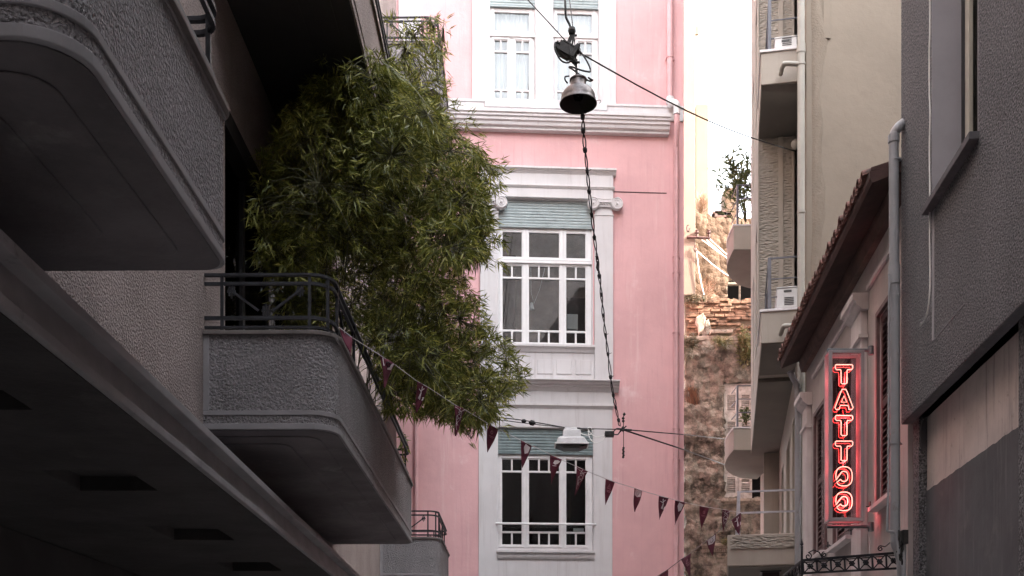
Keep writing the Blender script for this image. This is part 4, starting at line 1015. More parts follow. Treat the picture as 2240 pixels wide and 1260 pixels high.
# stones stuck in the wall
for k in range(70):
    st_ = MB(); u = random.uniform(ru(1497), ru(1574)); z = random.uniform(rz(1260), rz(690)); r_ = random.uniform(.06, .26); n = 10; el = random.uniform(.6, 1.7)
    vs = []
    for j in range(n):
        a = 2 * math.pi * j / n; q_ = r_ * random.uniform(.6, 1.15); vs.append((u + q_ * math.cos(a) * .8, .085, z + q_ * el * math.sin(a)))
    vs2 = [(u + (v[0] - u) * .8, .115 + random.uniform(0, .02), z + (v[2] - z) * .8) for v in vs]; vs0 = [(v[0], -.05, v[2]) for v in vs]
    st_.add(vs0 + vs + vs2, [(j, (j + 1) % n, n + (j + 1) % n, n + j) for j in range(n)] + [(n + j, n + (j + 1) % n, 2 * n + (j + 1) % n, 2 * n + j) for j in range(n)] + [tuple(range(2 * n, 3 * n))])
    st_.build('plaster_remnant', random.choice(['plaster_rest', 'stone', 'plaster_rest']), ruin, bevel=.008)
# ledge, lintel, window frame, shutters, sill cornice and panels
b = MB(); b.box(ru(1497), ru(1650), .0, .28, rz(752), rz(742)); b.box(ru(1550), ru(1598), .0, .34, rz(738), rz(730)); b.box(ru(1572), ru(1730), .05, .16, rz(834), rz(823)); b.build('ledge', 'old_trim', ruin, bevel=.02)
b = MB(); b.box(ru(1567), ru(1576), .04, .16, rz(957), rz(838)); b.box(ru(1574), ru(1580), .03, .14, rz(1094), rz(836)); b.box(ru(1574), ru(1704), .03, .15, rz(840), rz(835)); b.box(ru(1698), ru(1706), .03, .14, rz(1094), rz(840)); b.build('window_frame', 'old_trim', ruin, bevel=.01)
def rshutter(a, c_):
    s_ = MB(); z0_, z1_ = rz(1092), rz(842); ua, ub = ru(a), ru(c_); m1, m2 = rz(1026), rz(912)
    hs_ = [(ua + .09, ub - .07, rz(1080), rz(1046)), (ua + .09, ub - .07, rz(1020), rz(925)), (ua + .09, ub - .07, rz(902), rz(866))]
    s_.wall(ua, ub, z0_, z1_, .07, .12, hs_)
    for h in hs_:
        n = int((h[3] - h[2]) / .055)
        for k in range(n):
            z_ = h[2] + (k + .5) * (h[3] - h[2]) / n
            if random.random() < .06: continue
            s_.prism_u([(.07, z_ + .022), (.078, z_ + .026), (.118, z_ - .014), (.11, z_ - .018)], h[0] - .01, h[1] + .01)
    for h in hs_: s_.box(h[0], h[1], .02, .03, h[2], h[3])
    s_.build('shutter', 'old_shutter', ruin)
rshutter(1582, 1612); rshutter(1613, 1643)
B('shutter', 'old_shutter', ruin, (ru(1694), ru(1700), -.05, .03, rz(1092), rz(842)), label='edge of the shutter right of the black opening')
b = MB(); b.prism_u([(.0, rz(1116)), (.12, rz(1116)), (.2, rz(1108)), (.22, rz(1103)), (.30, rz(1101)), (.30, rz(1095)), (.0, rz(1095))], ru(1574), ru(1708))
b.wall(ru(1578), ru(1706), rz(1175), rz(1117), .04, .12, [(ru(1587), ru(1622), rz(1168), rz(1124)), (ru(1629), ru(1664), rz(1168), rz(1124)), (ru(1671), ru(1700), rz(1168), rz(1124))])
b.box(ru(1580), ru(1704), .04, .07, rz(1174), rz(1118)); b.build('sill_cornice', 'old_trim', ruin, bevel=.008)
b = MB(); b.box(ru(1530), ru(1650), .05, .34, rz(1198), rz(1192)); b.box(ru(1532), ru(1650), .05, .2, rz(1222), rz(1212)); b.box(ru(1532), ru(1650), .05, .26, rz(1198.3) - .05, rz(1198.3))
for k in range(16): b.box(ru(1533 + k * 4.2), ru(1535.6 + k * 4.2), .05, .27, rz(1211.5), rz(1203))
b.build('dentil_cornice', 'old_trim', ruin, bevel=.008)
# sunlit wall above, set back
def wf2(u, z): return -2.2 + .05 * noise.noise((u * 2.3, z * 2.3, 9)) + .03 * noise.noise((u * 8, z * 8, 5))
R2 = Frame((0, 32.2), (1, 0), (0, -1)); rz2 = lambda y, x=1600: R2.Z(y, x); ru2 = R2.U
hw = (ru2(1588), ru2(1650), rz2(662), rz2(556))
rough_wall(ru2(1517), ru2(1740), rz2(780), rz2(482), wf2, [hw], 90, 110, 'stone_light', 'upper_wall', topf=lambda u: .10 * noise.noise((u * 4, 0, 0)) + (.05 if u < ru2(1550) else 0))
def rb(x0, x1, w0, w1, y0, y1): return (ru2(x0), ru2(x1), -2.2 + w0, -2.2 + w1, rz2(y1), rz2(y0))
B('chimney_stack', 'stone_light', ruin, rb(1585, 1616, -.6, .06, 412, 500), rb(1583, 1660, -.3, .14, 492, 506), bevel=.02)
B('window_frame', 'old_trim', ruin, rb(1578, 1588, .0, .12, 553, 664), rb(1585, 1650, .0, .11, 551, 560), rb(1588, 1591, -.1, .02, 560, 662), rb(1588, 1650, -.1, .03, 618, 623), rb(1617, 1620, -.1, .02, 560, 662), bevel=.008)
B('dark_room', 'room_black', ruin, rb(1575, 1670, -.6, -.5, 520, 690))
B('torn_board', 'stone_light', ruin, rb(1591, 1617, -.12, -.08, 575, 612))
b = MB(); b.prism_w([(ru2(1591), rz2(612)), (ru2(1617), rz2(612)), (ru2(1617), rz2(618)), (ru2(1608), rz2(612.5)), (ru2(1591), rz2(610))], -2.3, -2.25); b.build('torn_board', 'stone_light', ruin)
# broken tiles on the top
b = MB()
for k in range(9):
    u = ru2(1556 + random.uniform(0, 22)); b.box(u, u + random.uniform(.15, .35), -2.3, -2.0, rz2(482) + random.uniform(0, .12), rz2(482) + random.uniform(.13, .2))
b.build('broken_tiles', 'eave_plank', ruin)
# cream plaster strip between pink house and ruin
cw = B('cream_wall', 'cream_wall', None, (RF.U(1496.5) - .4, RF.U(1517), -2.4, .3, rz(654), 22), fr=RF, bevel=.01); tag(cw, 'narrow pale cream wall rising between the pink house and the ruin', 'wall')
# bracket with insulators and service wires
bk = MB(); rq = lambda x, y, d=0: Vector((RF.U(x), 30 - .35 - d, rz(y)))
bk.tube([rq(1498, 531), rq(1549, 533)], .035, 6)
for x in (1520, 1546): bk.tube([rq(x, 533), rq(x, 524)], .03, 6); bk.lathe([(0, 0), (.06, .02), (.04, .06), (.055, .09), (0, .12)], rq(x, 524), 8)
for x, y in ((1501, 512), (1517, 556)): bk.tube([rq(x + 3 * math.cos(a), y + 7 * math.sin(a)) for a in [k * .6 for k in range(9)]], .02, 5)
o_ = bk.build('insulator_bracket', 'eave_wood', None); tag(o_, 'rusty bracket with insulators on the cream wall above the ruin', 'bracket')
sw_ = MB()
for a, c_ in (((1546, 533), (1650, 600)), ((1540, 536), (1650, 608)), ((1530, 536), (1650, 596)), ((1518, 560), (1650, 640)), ((1518, 556), (1535, 655))):
    p0 = rq(*a); p1 = rq(*c_); sw_.tube(smoothpath([p0, (p0 + p1) / 2 - Vector((0, 0, .15)), p1], 6), .012, 5)
o_ = sw_.build('service_wires', 'white_cable', None); tag(o_, 'thin pale service wires fanning down across the sunlit ruin wall', 'wires')

# distant tower and an unseen block added to shade the lower ruin
TW = Frame((0, 60), (1, 0), (0, -1))
tw = Thing('white_tower_block', 'bleached white tower block in sunlight behind the ruin', 'building', TW, (TW.U(1510), 0, 0))
B('wall', 'tower_white', tw, (TW.U(1440), TW.U(1545), -8, 0, 0, TW.Z(22, 1520)))
B('strip', 'orange_wall', tw, (TW.U(1521), TW.U(1547.5), .001, .3, TW.Z(640, 1520), TW.Z(235, 1520)), label='pale orange painted strip')
B('niche', 'orange_wall', tw, (TW.U(1516), TW.U(1527), .001, .1, TW.Z(77, 1520), TW.Z(60, 1520)))
sb = Thing('added_shade_block', 'unseen plain block added across the side street to shade the lower ruin', 'building', WORLD, (19, 27, 0))
zs_top = 12.0
B('wall', 'beige', sb, (14, 24, 22.8, 31.5, 0, 17.2)); B('roof', 'stone', sb, (13.9, 24.1, 22.7, 31.6, 17.201, 17.4))
eb = Thing('alley_end_building', 'brown rendered block closing the alley behind the viewer', 'building', WORLD, (0, -14, 0))
B('wall', 'house_wall', eb, (-14, 11, -18, -11, 0, 26)); B('roof', 'stone', eb, (-14.1, 11.1, -18.1, -10.9, 26.001, 26.2))
cy = Thing('added_sun_blocker', 'unseen tall block added behind the tiled house to keep sun out of the alley', 'building', WORLD, (12, 12, 0))  # out of view, added to stop direct sun reaching the left walls
B('wall', 'beige', cy, (12, 20, -10, 15.3, 0, 20)); B('roof', 'stone', cy, (11.9, 20.1, -10.1, 15.4, 20.001, 20.2))

# ------------------------------------------------------------------ plants
def leafblade(mb, p, d, up, L_, W_, droop=.25):
    d = d.normalized(); s_ = d.cross(up)
    s_ = s_.normalized() if s_.length > 1e-4 else d.orthogonal().normalized()
    p1 = p + d * L_ * .35 - Vector((0, 0, droop * L_ * .12)); p2 = p + d * L_ - Vector((0, 0, droop * L_))
    mb.add([p, p1 + s_ * W_ / 2, p2, p1 - s_ * W_ / 2], [(0, 1, 2, 3)])
def rnd_dir(): 
    while True:
        v = Vector((random.uniform(-1, 1), random.uniform(-1, 1), random.uniform(-1, 1)))
        if .05 < v.length < 1: return v.normalized()
def inside(x, y, poly):
    c = False; j = len(poly) - 1
    for i in range(len(poly)):
        if (poly[i][1] > y) != (poly[j][1] > y) and x < (poly[j][0] - poly[i][0]) * (y - poly[i][1]) / (poly[j][1] - poly[i][1]) + poly[i][0]: c = not c
        j = i
    return c
random.seed(21)
bam = Thing('bamboo_plant', 'large leafy bamboo spilling over the grey balcony railing into the alley', 'plant', L, (10.6, .5, 4.4))
outline = [(560, 560), (548, 450), (575, 335), (625, 235), (700, 175), (775, 130), (835, 110), (880, 175), (940, 225), (985, 280), (1040, 325), (1085, 365), (1100, 400), (1060, 430), (1075, 500), (1060, 560), (1010, 575), (1025, 640),
           (1060, 700), (1110, 755), (1145, 800), (1150, 850), (1095, 870), (1080, 905), (1040, 940), (1030, 975), (985, 925), (930, 905), (880, 905), (845, 900), (838, 850), (800, 760), (740, 700), (690, 715), (620, 712), (585, 650)]
def bam_depth(px, py):
    Y = random.gauss(10.9, .75); Y = max(9.0, min(12.9, Y))
    if px > 1000: Y = random.gauss(10.9, .45)
    Y = min(Y, 5736 / max(60, (1150 - px)) - .12 if px < 900 else Y)
    X = (px - CX) / F * Y
    if X < -1.22: Y = min(Y, (7.26 - EYE) * F / (HY - py))
    # keep out of the parapet of the balcony below
    if py > 735 and px < 900: Y = max(Y, 9.6)
    return Y
culms = []
tips = [(600, 300), (680, 215), (760, 160), (830, 130), (900, 200), (985, 290), (1080, 380), (1040, 520), (1000, 560), (1090, 740), (1140, 820), (1090, 870), (1030, 960), (960, 900), (880, 880), (700, 400), (800, 300), (620, 450), (760, 500), (860, 560), (940, 640), (900, 760), (980, 800), (820, 700), (970, 60), (985, 190), (930, 130), (880, 120), (680, 600), (720, 650), (1000, 430), (940, 380), (1050, 330), (870, 220), (580, 520)]
cm = MB()
for k, (tx, ty) in enumerate(tips):
    Yt = bam_depth(tx, ty); tip = P(tx, ty, Yt)
    u = max(10.2, min(13.2, Yt + random.uniform(-.5, 1.0))); base = L.world(u, random.uniform(.35, .7), 4.1)
    lift = max(tip.z, base.z + 1.0) + random.uniform(.1, .6)
    if tip.x < -1.2: lift = min(lift, 7.1)
    midp = Vector((base.x + (tip.x - base.x) * .35, base.y + (tip.y - base.y) * .4, min(lift, 7.15 if tip.x < -1.0 else 9)))
    pts = []
    for j in range(15):
        t = j / 14; pts.append(base * (1 - t) ** 2 + midp * 2 * t * (1 - t) + tip * t * t)
    culms.append(pts); cm.tube([Vector((p.x, p.y, p.z)) for p in pts], [.0065 * (1 - .8 * j / 14) for j in range(15)], 5)
allp = [p for c_ in culms for p in c_[3:]]
lf = MB(); cl = []
while len(cl) < 2700:
    px, py = random.uniform(540, 1160), random.uniform(100, 985)
    if not inside(px, py, outline): continue
    Y = bam_depth(px, py); cl.append((P(px, py, Y), None, 1))
left_poly = [(556, 560), (548, 450), (575, 335), (625, 235), (700, 175), (775, 130), (780, 330), (720, 480), (700, 620), (600, 610)]
while len(cl) < 3350:
    px, py = random.uniform(540, 790), random.uniform(120, 630)
    if inside(px, py, left_poly): cl.append((P(px, py, bam_depth(px, py) - random.uniform(.05, .35)), None, 1))
nc = 0
while nc < 105:
    px, py = random.uniform(560, 1140), random.uniform(130, 960)
    if not inside(px, py, outline): continue
    nc += 1; c0_ = P(px, py, bam_depth(px, py) - .1); R_ = random.uniform(.17, .36)
    for _ in range(int(48 * (R_ / .27) ** 2)):
        v = rnd_dir(); v.z = v.z * .8 + .1; q_ = c0_ + v * R_ * random.uniform(.72, 1.02)
        qx = CX + q_.x / q_.y * F; qy = HY - (q_.z - EYE) / q_.y * F
        if not inside(qx, qy, outline) and random.random() < .8: continue
        cl.append((q_, c0_, 1))
for k in range(330):
    t = random.random(); px = 870 + random.uniform(-18, 110) * (1 - .1 * t); py = 40 + 270 * random.random()
    if px > 985 - (80 - py) * .3 and py < 80: continue
    cl.append((P(px, py, random.gauss(11.2, .35)), None, 0))
def emit_cluster(c, n, spread, Lm, base_dir):
    for _ in range(n):
        d = (base_dir + rnd_dir() * spread); 
        L_ = Lm * random.uniform(.6, 1.25); leafblade(lf, c + rnd_dir() * .035, d, rnd_dir(), L_, L_ * .12, random.uniform(0, .35))
tw_ = MB()
for c, cc, full in cl:
    if c.x < -1.24 and c.z > 7.26: continue
    if c.x + 2.39 - .0125 * c.y < .06: continue
    if c.z < 4.5 and (c.x + 2.39 - .0125 * c.y) < 1.03 and c.y < 13.7: continue
    best = min(allp, key=lambda q_: (q_ - c).length_squared); v = c - best
    if cc is not None and v.length > .06: m_ = cc.lerp(c, .5); tw_.tube([cc, m_, c], [.003, .002, .0015], 3, caps=False)
    elif v.length > .06:
        m_ = best.lerp(c, .55) + Vector((0, 0, .05)); tw_.tube([best, m_, c], [.0035, .0025, .0015], 3, caps=False)
    out = v.normalized() if v.length > .02 else Vector((0, 0, 1))
    bd = (out * .7 + Vector((.35, -.1, -.25))).normalized()
    if cc is not None: bd = ((c - cc).normalized() + Vector((.1, 0, -.35))).normalized()
    emit_cluster(c, random.randint(8, 13) if full else random.randint(5, 8), .85, .105, bd)
cm.v += []; cmo = None
b = MB()
def to_local(mb, fr):
    out = []
    for v in mb.v:
        p = Vector((v[0], v[1])) - fr.o; out.append((p.dot(fr.d), p.dot(fr.n), v[2]))
    mb.v = out
for m_ in (cm, tw_, lf): to_local(m_, L)
culm_o = cm.build('culms', 'culm', bam, smooth=True); tw_.build('twigs', 'culm', (bam, culm_o), recalc=False); lf.build('foliage', 'bamboo', bam, recalc=False)
pt_ = MB(); pt_.box(8.9, 9.9, .25, .6, 3.78, 4.25); pt_.box(10.1, 11.2, .25, .6, 3.78, 4.25); pt_.box(11.4, 12.5, .25, .6, 3.78, 4.25); pt_.build('planter', 'terracotta', bam, bevel=.02)

def bush(name, label, cx_py, Y, rx, ry, n, L_, ratio, m, up=.6, stems=6, base=None, rz_=None, cat='plant'):
    lf_ = MB(); st = MB(); c = P(*cx_py, Y); s_ = F / Y; rx, ry = rx / s_, ry / s_
    bs = P(*base, Y) if base else c - Vector((0, 0, ry))
    ends = []
    for k in range(stems):
        e = c + Vector((random.uniform(-1, 1) * rx * .8, random.uniform(-1, 1) * rx * .6, random.uniform(.2, 1) * ry)); ends.append(e)
        st.tube(smoothpath([bs, (bs + e) / 2 + Vector((random.uniform(-.05, .05), 0, .05)), e], 4), [.012 * (1 - .15 * min(j, 5)) for j in range(9)], 4)
    for k in range(n):
        if random.random() < .6 and ends:
            e = random.choice(ends); t = random.uniform(.3, 1); p = bs.lerp(e, t) + rnd_dir() * rx * .12
        else:
            v = rnd_dir() * random.random() ** .4; p = c + Vector((v.x * rx, v.y * rx * .7, v.z * ry))
        d = (p - bs).normalized() * up + rnd_dir() * .8; q_ = L_ * random.uniform(.6, 1.2); leafblade(lf_, p, d, rnd_dir(), q_, q_ * ratio, random.uniform(0, .3))
    t = Thing(name, label, cat, WORLD, tuple(bs)); st.build('stems', 'culm', t, recalc=False); lf_.build('foliage', m, t, recalc=False)
bush('oleander_shrub', 'thin leaved oleander rising from the far sage balcony against the white sky', (1612, 400), 23.6, 46, 86, 620, .25, .17, 'oleander', base=(1632, 486), stems=12)
bush('potted_plant', 'small leafy plant on the lower far balcony in front of the old shutters', (1632, 908), 23.4, 16, 20, 190, .12, .22, 'oleander', base=(1632, 930), stems=6)
bush('dry_grass_tuft', 'tuft of dry peach coloured grass on top of the sunlit ruin wall', (1532, 458), 32.3, 20, 30, 900, .28, .03, 'drygrass', base=(1532, 482), stems=4, up=1.2)
bush('wall_shrub', 'green shrub growing from the ruin ledge beside the sage building', (1632, 762), 29.6, 20, 42, 900, .14, .3, 'weed', base=(1640, 800), stems=6)
bush('hanging_weed', 'dark weedy growth hanging at the ruin ledge next to the pink rain pipe', (1500, 762), 29.5, 24, 32, 1300, .16, .08, 'moss', base=(1515, 765), stems=5)
bush('ledge_moss', 'mossy clump on the brick corner of the ruin beside the pink wall', (1513, 656), 29.8, 20, 7, 420, .10, .2, 'moss', base=(1513, 662), stems=3)
bush('ledge_weed', 'low weeds sprouting in the middle of the ruin ledge', (1580, 748), 29.5, 26, 12, 380, .14, .12, 'weed', base=(1580, 757), stems=4)
bush('dry_grass_tuft', 'dry grass growing along the brick top below the sunlit wall', (1545, 640), 29.9, 22, 22, 420, .3, .03, 'drygrass', base=(1540, 660), stems=6, up=1.2)
bush('sill_weed', 'small weed on the lower dentil cornice of the ruin behind the bunting', (1588, 1186), 29.6, 13, 8, 160, .1, .25, 'weed', base=(1588, 1193), stems=3)
# strands of dead roots on the stone wall
b = MB()
for k in range(46):
    x = 1496 + random.uniform(0, 21.5); y = 852 + random.uniform(-6, 10); pts = [RF.world(0, 0, 0)] * 0
    pts = [Vector((RF.U(x + dx), 30 - .18 - random.uniform(0, .06), rz(y + dy))) for dx, dy in ((0, 0), (random.uniform(0, 10), 30), (random.uniform(-2, 18), 70 + random.uniform(-20, 30)))]
    b.tube(smoothpath(pts, 4), .008, 3)
o_ = b.build('dead_roots', 'drygrass', None); tag(o_, 'strands of dead roots hanging on the dark stone wall of the ruin', 'roots')
bush('balcony_vine', 'few green leaves trailing over the far end of the grey balcony coping', (884, 985), 13.3, 10, 32, 70, .09, .3, 'bamboo', base=(878, 955), stems=3)

# ------------------------------------------------------------------ hanging dome lamp and its wires
LY = 11.0
def lp(px, py, d=0): p = P(px, py, LY); return Vector((p.x, LY + d, p.z))
dl = Thing('dome_street_lamp', 'old grey metal dome lamp hanging on wires before the pink facade', 'street lamp', WORLD, tuple(lp(1265, 243)))
c0 = lp(1265, 228)
S_ = LY / F
b = MB(); rr = 41 * S_
b.lathe([(rr, 0), (rr, .008), (rr * .94, .02), (rr * .93, .045), (rr * .90, .08), (rr * .84, .108), (rr * .74, .132), (rr * .60, .15), (rr * .46, .162), (rr * .42, .172), (rr * .42, .232), (rr * .46, .237), (rr * .46, .248), (rr * .41, .252), (rr * .39, .26), (0, .265)], c0, 40)
b.build('shade', 'lamp_metal', dl, smooth='auto')
b = MB(); b.lathe([(rr * .985, .002), (rr * .9, .03), (rr * .8, .09), (rr * .6, .14), (rr * .3, .165), (0, .17)], c0, 40); b.build('reflector', 'lamp_inside', dl, smooth=True)
b = MB(); b.lathe([(0, -.0), (.04, .02), (.06, .08), (.04, .16), (.02, .2)], c0 + Vector((0, 0, .03)), 16); b.build('bulb', 'glass_dark', dl, smooth=True)
b = MB(); b.bar(lp(1262, 165), lp(1259, 133), .022, .03); b.box(lp(1255, 0).x, lp(1263, 0).x, LY - .03, LY + .03, lp(0, 140).z, lp(0, 133).z); b.tube([lp(1252, 138), lp(1268, 136)], .012, 6); b.build('hanger', 'box_metal', dl)
b = MB()      # junction box tilted on the wire
cb_ = lp(1240, 112, .0); ax = Vector((.86, 0, -.5)).normalized(); az = Vector((.5, 0, .86)).normalized()
def ob_box(mb, c, hx, hy, hz):
    vs = [c + ax * sx * hx + Vector((0, 1, 0)) * sy * hy + az * sz_ * hz for sz_ in (-1, 1) for sx, sy in ((-1, -1), (1, -1), (1, 1), (-1, 1))]
    mb.add(vs, [(0, 3, 2, 1), (4, 5, 6, 7), (0, 1, 5, 4), (1, 2, 6, 5), (2, 3, 7, 6), (3, 0, 4, 7)])
ob_box(b, cb_, .095, .05, .05); ob_box(b, cb_ + az * .053, .075, .055, .008); ob_box(b, cb_ - ax * .11, .02, .03, .03); ob_box(b, cb_ + Vector((.08, 0, -.02)), .02, .06, .07); ob_box(b, cb_ - az * .06 - ax * .0, .05, .03, .012)
b.bar(lp(1253, 72), lp(1236, 112), .035, .03); b.bar(lp(1255, 74), lp(1249, 122), .02, .03)
b.lathe([(0, -.03), (.028, -.025), (.034, 0), (.028, .025), (0, .03)], lp(1263, 111), 12, axis=(1, 0, -.4))
b.lathe([(0, -.04), (.03, -.035), (.04, 0), (.034, .03), (0, .035)], lp(1251, 68), 10); b.tube([lp(1246, 80), lp(1262, 77)], .012, 6); b.tube([lp(1252, 62), lp(1254, 80)], .014, 6)
b.build('junction_box', 'box_metal', dl, bevel=.003)
b = MB()
b.tube(smoothpath([lp(1224, 102, -.05), lp(1214, 104, -.08), lp(1214, 122, -.09), lp(1226, 142, -.08), lp(1240, 145, -.06), lp(1252, 136, -.03)], 8), .0085, 8)
b.tube(smoothpath([lp(1264, 112, -.03), lp(1272, 128, -.08), lp(1284, 150, -.1), lp(1290, 170, -.12), lp(1281, 182, -.2), lp(1264, 183, -.24), lp(1249, 172, -.2), lp(1244, 160, -.1), lp(1252, 154, -.02), lp(1268, 158, .04), lp(1288, 170, .05), lp(1296, 178, -.02), lp(1293, 182, -.06), lp(1286, 176, -.05)], 8), .0085, 8)
b.tube(smoothpath([lp(1244, 174, -.06), lp(1236, 178, -.08), lp(1235, 184, -.08), lp(1241, 191, -.07)], 6), .008, 8)
b.tube(smoothpath([lp(1246, 100, -.05), lp(1246, 125, -.07), lp(1251, 136, -.06), lp(1258, 138, -.04), lp(1258, 128, -.04)], 6), .006, 6)
b.tube(smoothpath([lp(1305, 220), lp(1313, 219), lp(1314, 223), lp(1311, 226)], 4), .003, 5)
b.build('lamp_cable', 'wire', dl, smooth=True)
lf_tip = L.at(700, -470, 0); pL = L.world(lf_tip[0], 0, lf_tip[1])
def cable(name, pts, r, label, cat='cable', m='wire', n=7, lumps=None):
    b = MB(); b.tube(pts, r, n)
    if lumps:
        for (p, rr_, d) in lumps: b.lathe([(0, -rr_ * 1.4), (rr_, -rr_ * .6), (rr_, rr_ * .6), (0, rr_ * 1.4)], p, 8, axis=d)
    o = b.build(name, m, None, smooth=True); tag(o, label, cat); return o
pE = E.world(E.U(1738), -.95, E.Z(330, 1738) + .5)
pE = P(1741, 331, 16.6)
w1_ = P(1155, 0, 11.6)
cable('suspension_wire', [pL, w1_, lp(1250, 103)], .006, 'thin suspension wire running up to the left from the dome lamp')
cable('suspension_wire', [lp(1262, 112)] + [lp(1262, 112).lerp(pE, t) + Vector((0, 0, -.12 * math.sin(math.pi * t))) for t in [k / 10 for k in range(1, 11)]], .0085, 'thin suspension wire sloping right from the dome lamp to the sage building')
pT = K.world(K.U(1222), 0, 19.2); pT2 = K.world(K.U(1234), 0, 19.2)
cable('supply_cable', [pT] + smoothpath([P(1236, -10, 11.05), lp(1237, 15), lp(1238, 36), lp(1245, 52), lp(1250, 64)], 6), .012, 'thick black cable coming down from above onto the dome lamp')
cable('supply_cable', [pT2, P(1246, 0, 11.4), lp(1254, 66), lp(1258, 100), lp(1261, 140)], .0055, 'thin black wire beside the thick cable above the dome lamp')

# twisted cable from the dome lamp down to the second lamp's wires
JY = 16.0
def jp(px, py, d=0): p = P(px, py, JY); return Vector((p.x, JY + d, p.z))
path = [(1268, 212, 11.05), (1274, 245, 11.1), (1276, 290, 11.3), (1283, 360, 11.7), (1290, 430, 12.2), (1299, 510, 12.8), (1308, 578, 13.3), (1315, 640, 13.8), (1322, 710, 14.3), (1330, 775, 14.8), (1339, 850, 15.3), (1348, 895, 15.7), (1356, 932, 16.0)]
base_pts = smoothpath([P(*a) for a in path], 14)
tb = MB()
for ph in (0, 1):
    pts = []
    for i, p in enumerate(base_pts):
        a = i * .38 + ph * math.pi; r_ = .013 + .008 * noise.noise((i * .11, ph, 0)); pts.append(p + Vector((math.cos(a) * r_, math.sin(a) * r_, 0)))
    tb.tube(pts, .0068, 6)
random.seed(5)
for i in range(18, len(base_pts) - 4, 9):
    p = base_pts[i]; d = (base_pts[i + 1] - p).normalized(); r_ = random.uniform(.018, .026)
    tb.lathe([(0, -.03), (r_, -.02), (r_ * .9, .02), (0, .035)], p, 8, axis=d)
    if random.random() < .5: tb.tube([p, p + Vector((random.uniform(-.05, .05), 0, .02))], .004, 4)
tb.tube([P(1308, 572, 13.3), P(1306, 585, 13.3), P(1309, 592, 13.3)], .016, 6)
o_ = tb.build('twisted_cable', 'wire', None, smooth='auto'); tag(o_, 'knotted twisted black cable falling from the dome lamp past the middle window', 'cable')

# ------------------------------------------------------------------ second street lamp
s2_ = Thing('tunnel_lamp', 'white trapezoid street lamp hanging under wires before the lower window of the pink building', 'street lamp', WORLD, tuple(jp(1250, 983)))
def trap(mb, x0, x1, x2, x3, yt, yb, d0, d1):   # top x0..x1 at yt, bottom x2..x3 at yb
    a, b_, c_, d_ = jp(x0, yt), jp(x1, yt), jp(x3, yb), jp(x2, yb)
    vs = [v + Vector((0, s_, 0)) for s_ in (d0, d1) for v in (a, b_, c_, d_)]
    mb.add(vs, [(0, 1, 2, 3), (7, 6, 5, 4)] + [(i, i + 4, (i + 1) % 4 + 4, (i + 1) % 4) for i in range(4)])
b = MB(); trap(b, 1221, 1277, 1216, 1285, 961, 972, -.13, .13); trap(b, 1226, 1272, 1219, 1279, 957.5, 960.9, -.10, .10); b.build('housing', 'lamp_white', s2_, bevel=.04).modifiers['bevel'].segments = 5
b = MB(); trap(b, 1213, 1287, 1213, 1287, 972.2, 976, -.15, .15); b.build('rim', 'lamp_white', s2_, bevel=.006)
b = MB(); trap(b, 1215, 1285, 1234, 1266, 976.2, 984, -.13, .13); b.build('diffuser', 'glass_dark', s2_, bevel=.008)
b = MB(); trap(b, 1231, 1270, 1231, 1270, 942, 957.2, -.08, .08); trap(b, 1235, 1262, 1235, 1262, 936.5, 941.8, -.05, .05); b.build('gear_box', 'lamp_white', s2_, bevel=.006)
b = MB()
b.tube(smoothpath([jp(1262, 940), jp(1275, 950), jp(1288, 952), jp(1296, 945), jp(1292, 935), jp(1286, 937), jp(1292, 948), jp(1305, 956), jp(1322, 952)], 6), .007, 6)
b.tube(smoothpath([jp(1286, 940), jp(1290, 958), jp(1302, 969), jp(1316, 965), jp(1324, 955)], 6), .006, 6); b.build('lamp_cable', 'white_cable', s2_, smooth=True)
b = MB(); b.box(jp(1323, 0).x, jp(1343, 0).x, JY - .06, JY + .06, jp(0, 955).z, jp(0, 945).z); b.tube(smoothpath([jp(1343, 950), jp(1352, 950), jp(1358, 940)], 4), .01, 6); b.tube(smoothpath([jp(1341, 946), jp(1348, 938), jp(1356, 938)], 4), .01, 6)
o_ = b.build('junction_box', 'box_metal', None, bevel=.004); tag(o_, 'small black junction box on the wire between lamp and twisted cable', 'junction box')
LA = L.at(740, 880, 0); pLa = L.world(LA[0], 0, LA[1])
cable('span_wire', [pLa, jp(1050, 908), jp(1150, 920), jp(1245, 936.5), jp(1362, 939.5)], .007, 'upper span wire carrying the white street lamp from the bamboo side', lumps=[(jp(1060, 909.5), .03, (1, 0, 0)), (jp(1146, 921), .03, (1, 0, 0)), (jp(1164, 925), .04, (1, 0, -.2))])
cable('span_wire', [pLa - Vector((0, 0, .1)), jp(1060, 914), jp(1150, 926), jp(1226, 934), jp(1270, 936)], .006, 'lower span wire ending at the white street lamp', lumps=[(jp(1092, 918), .02, (0, 0, 1))])
pR1 = P(1640, 966, 29.6); pR2 = P(1640, 1037, 29.6)
cable('span_wire', [jp(1360, 939), P(1500, 951, 22), pR1], .009, 'nearly level wire running right from the cable knot to the ruin')
cable('span_wire', [jp(1360, 939), P(1500, 985, 22), pR2], .013, 'sloping wire running right from the cable knot below the far balcony')
b = MB(); b.tube([jp(1364, 905), jp(1364, 980)], .006, 6)
for y in (906, 915, 921, 936, 941): b.lathe([(0, -.03), (.025, 0), (0, .03)], jp(1364 + random.uniform(-2, 2), y), 7)
for y in range(980, 1004, 4): b.lathe([(.006, -.018), (.018, -.008), (.018, .008), (.006, .018)], jp(1364 + (y % 8 - 4) * .2, y), 7)
b.tube([jp(1352, 938), jp(1382, 941)], .014, 6); b.tube([jp(1370, 932), jp(1356, 945)], .01, 6)
o_ = b.build('weight_chain', 'wire', None); tag(o_, 'short rod and chain hanging from the cable knot in front of the pink wall', 'chain')

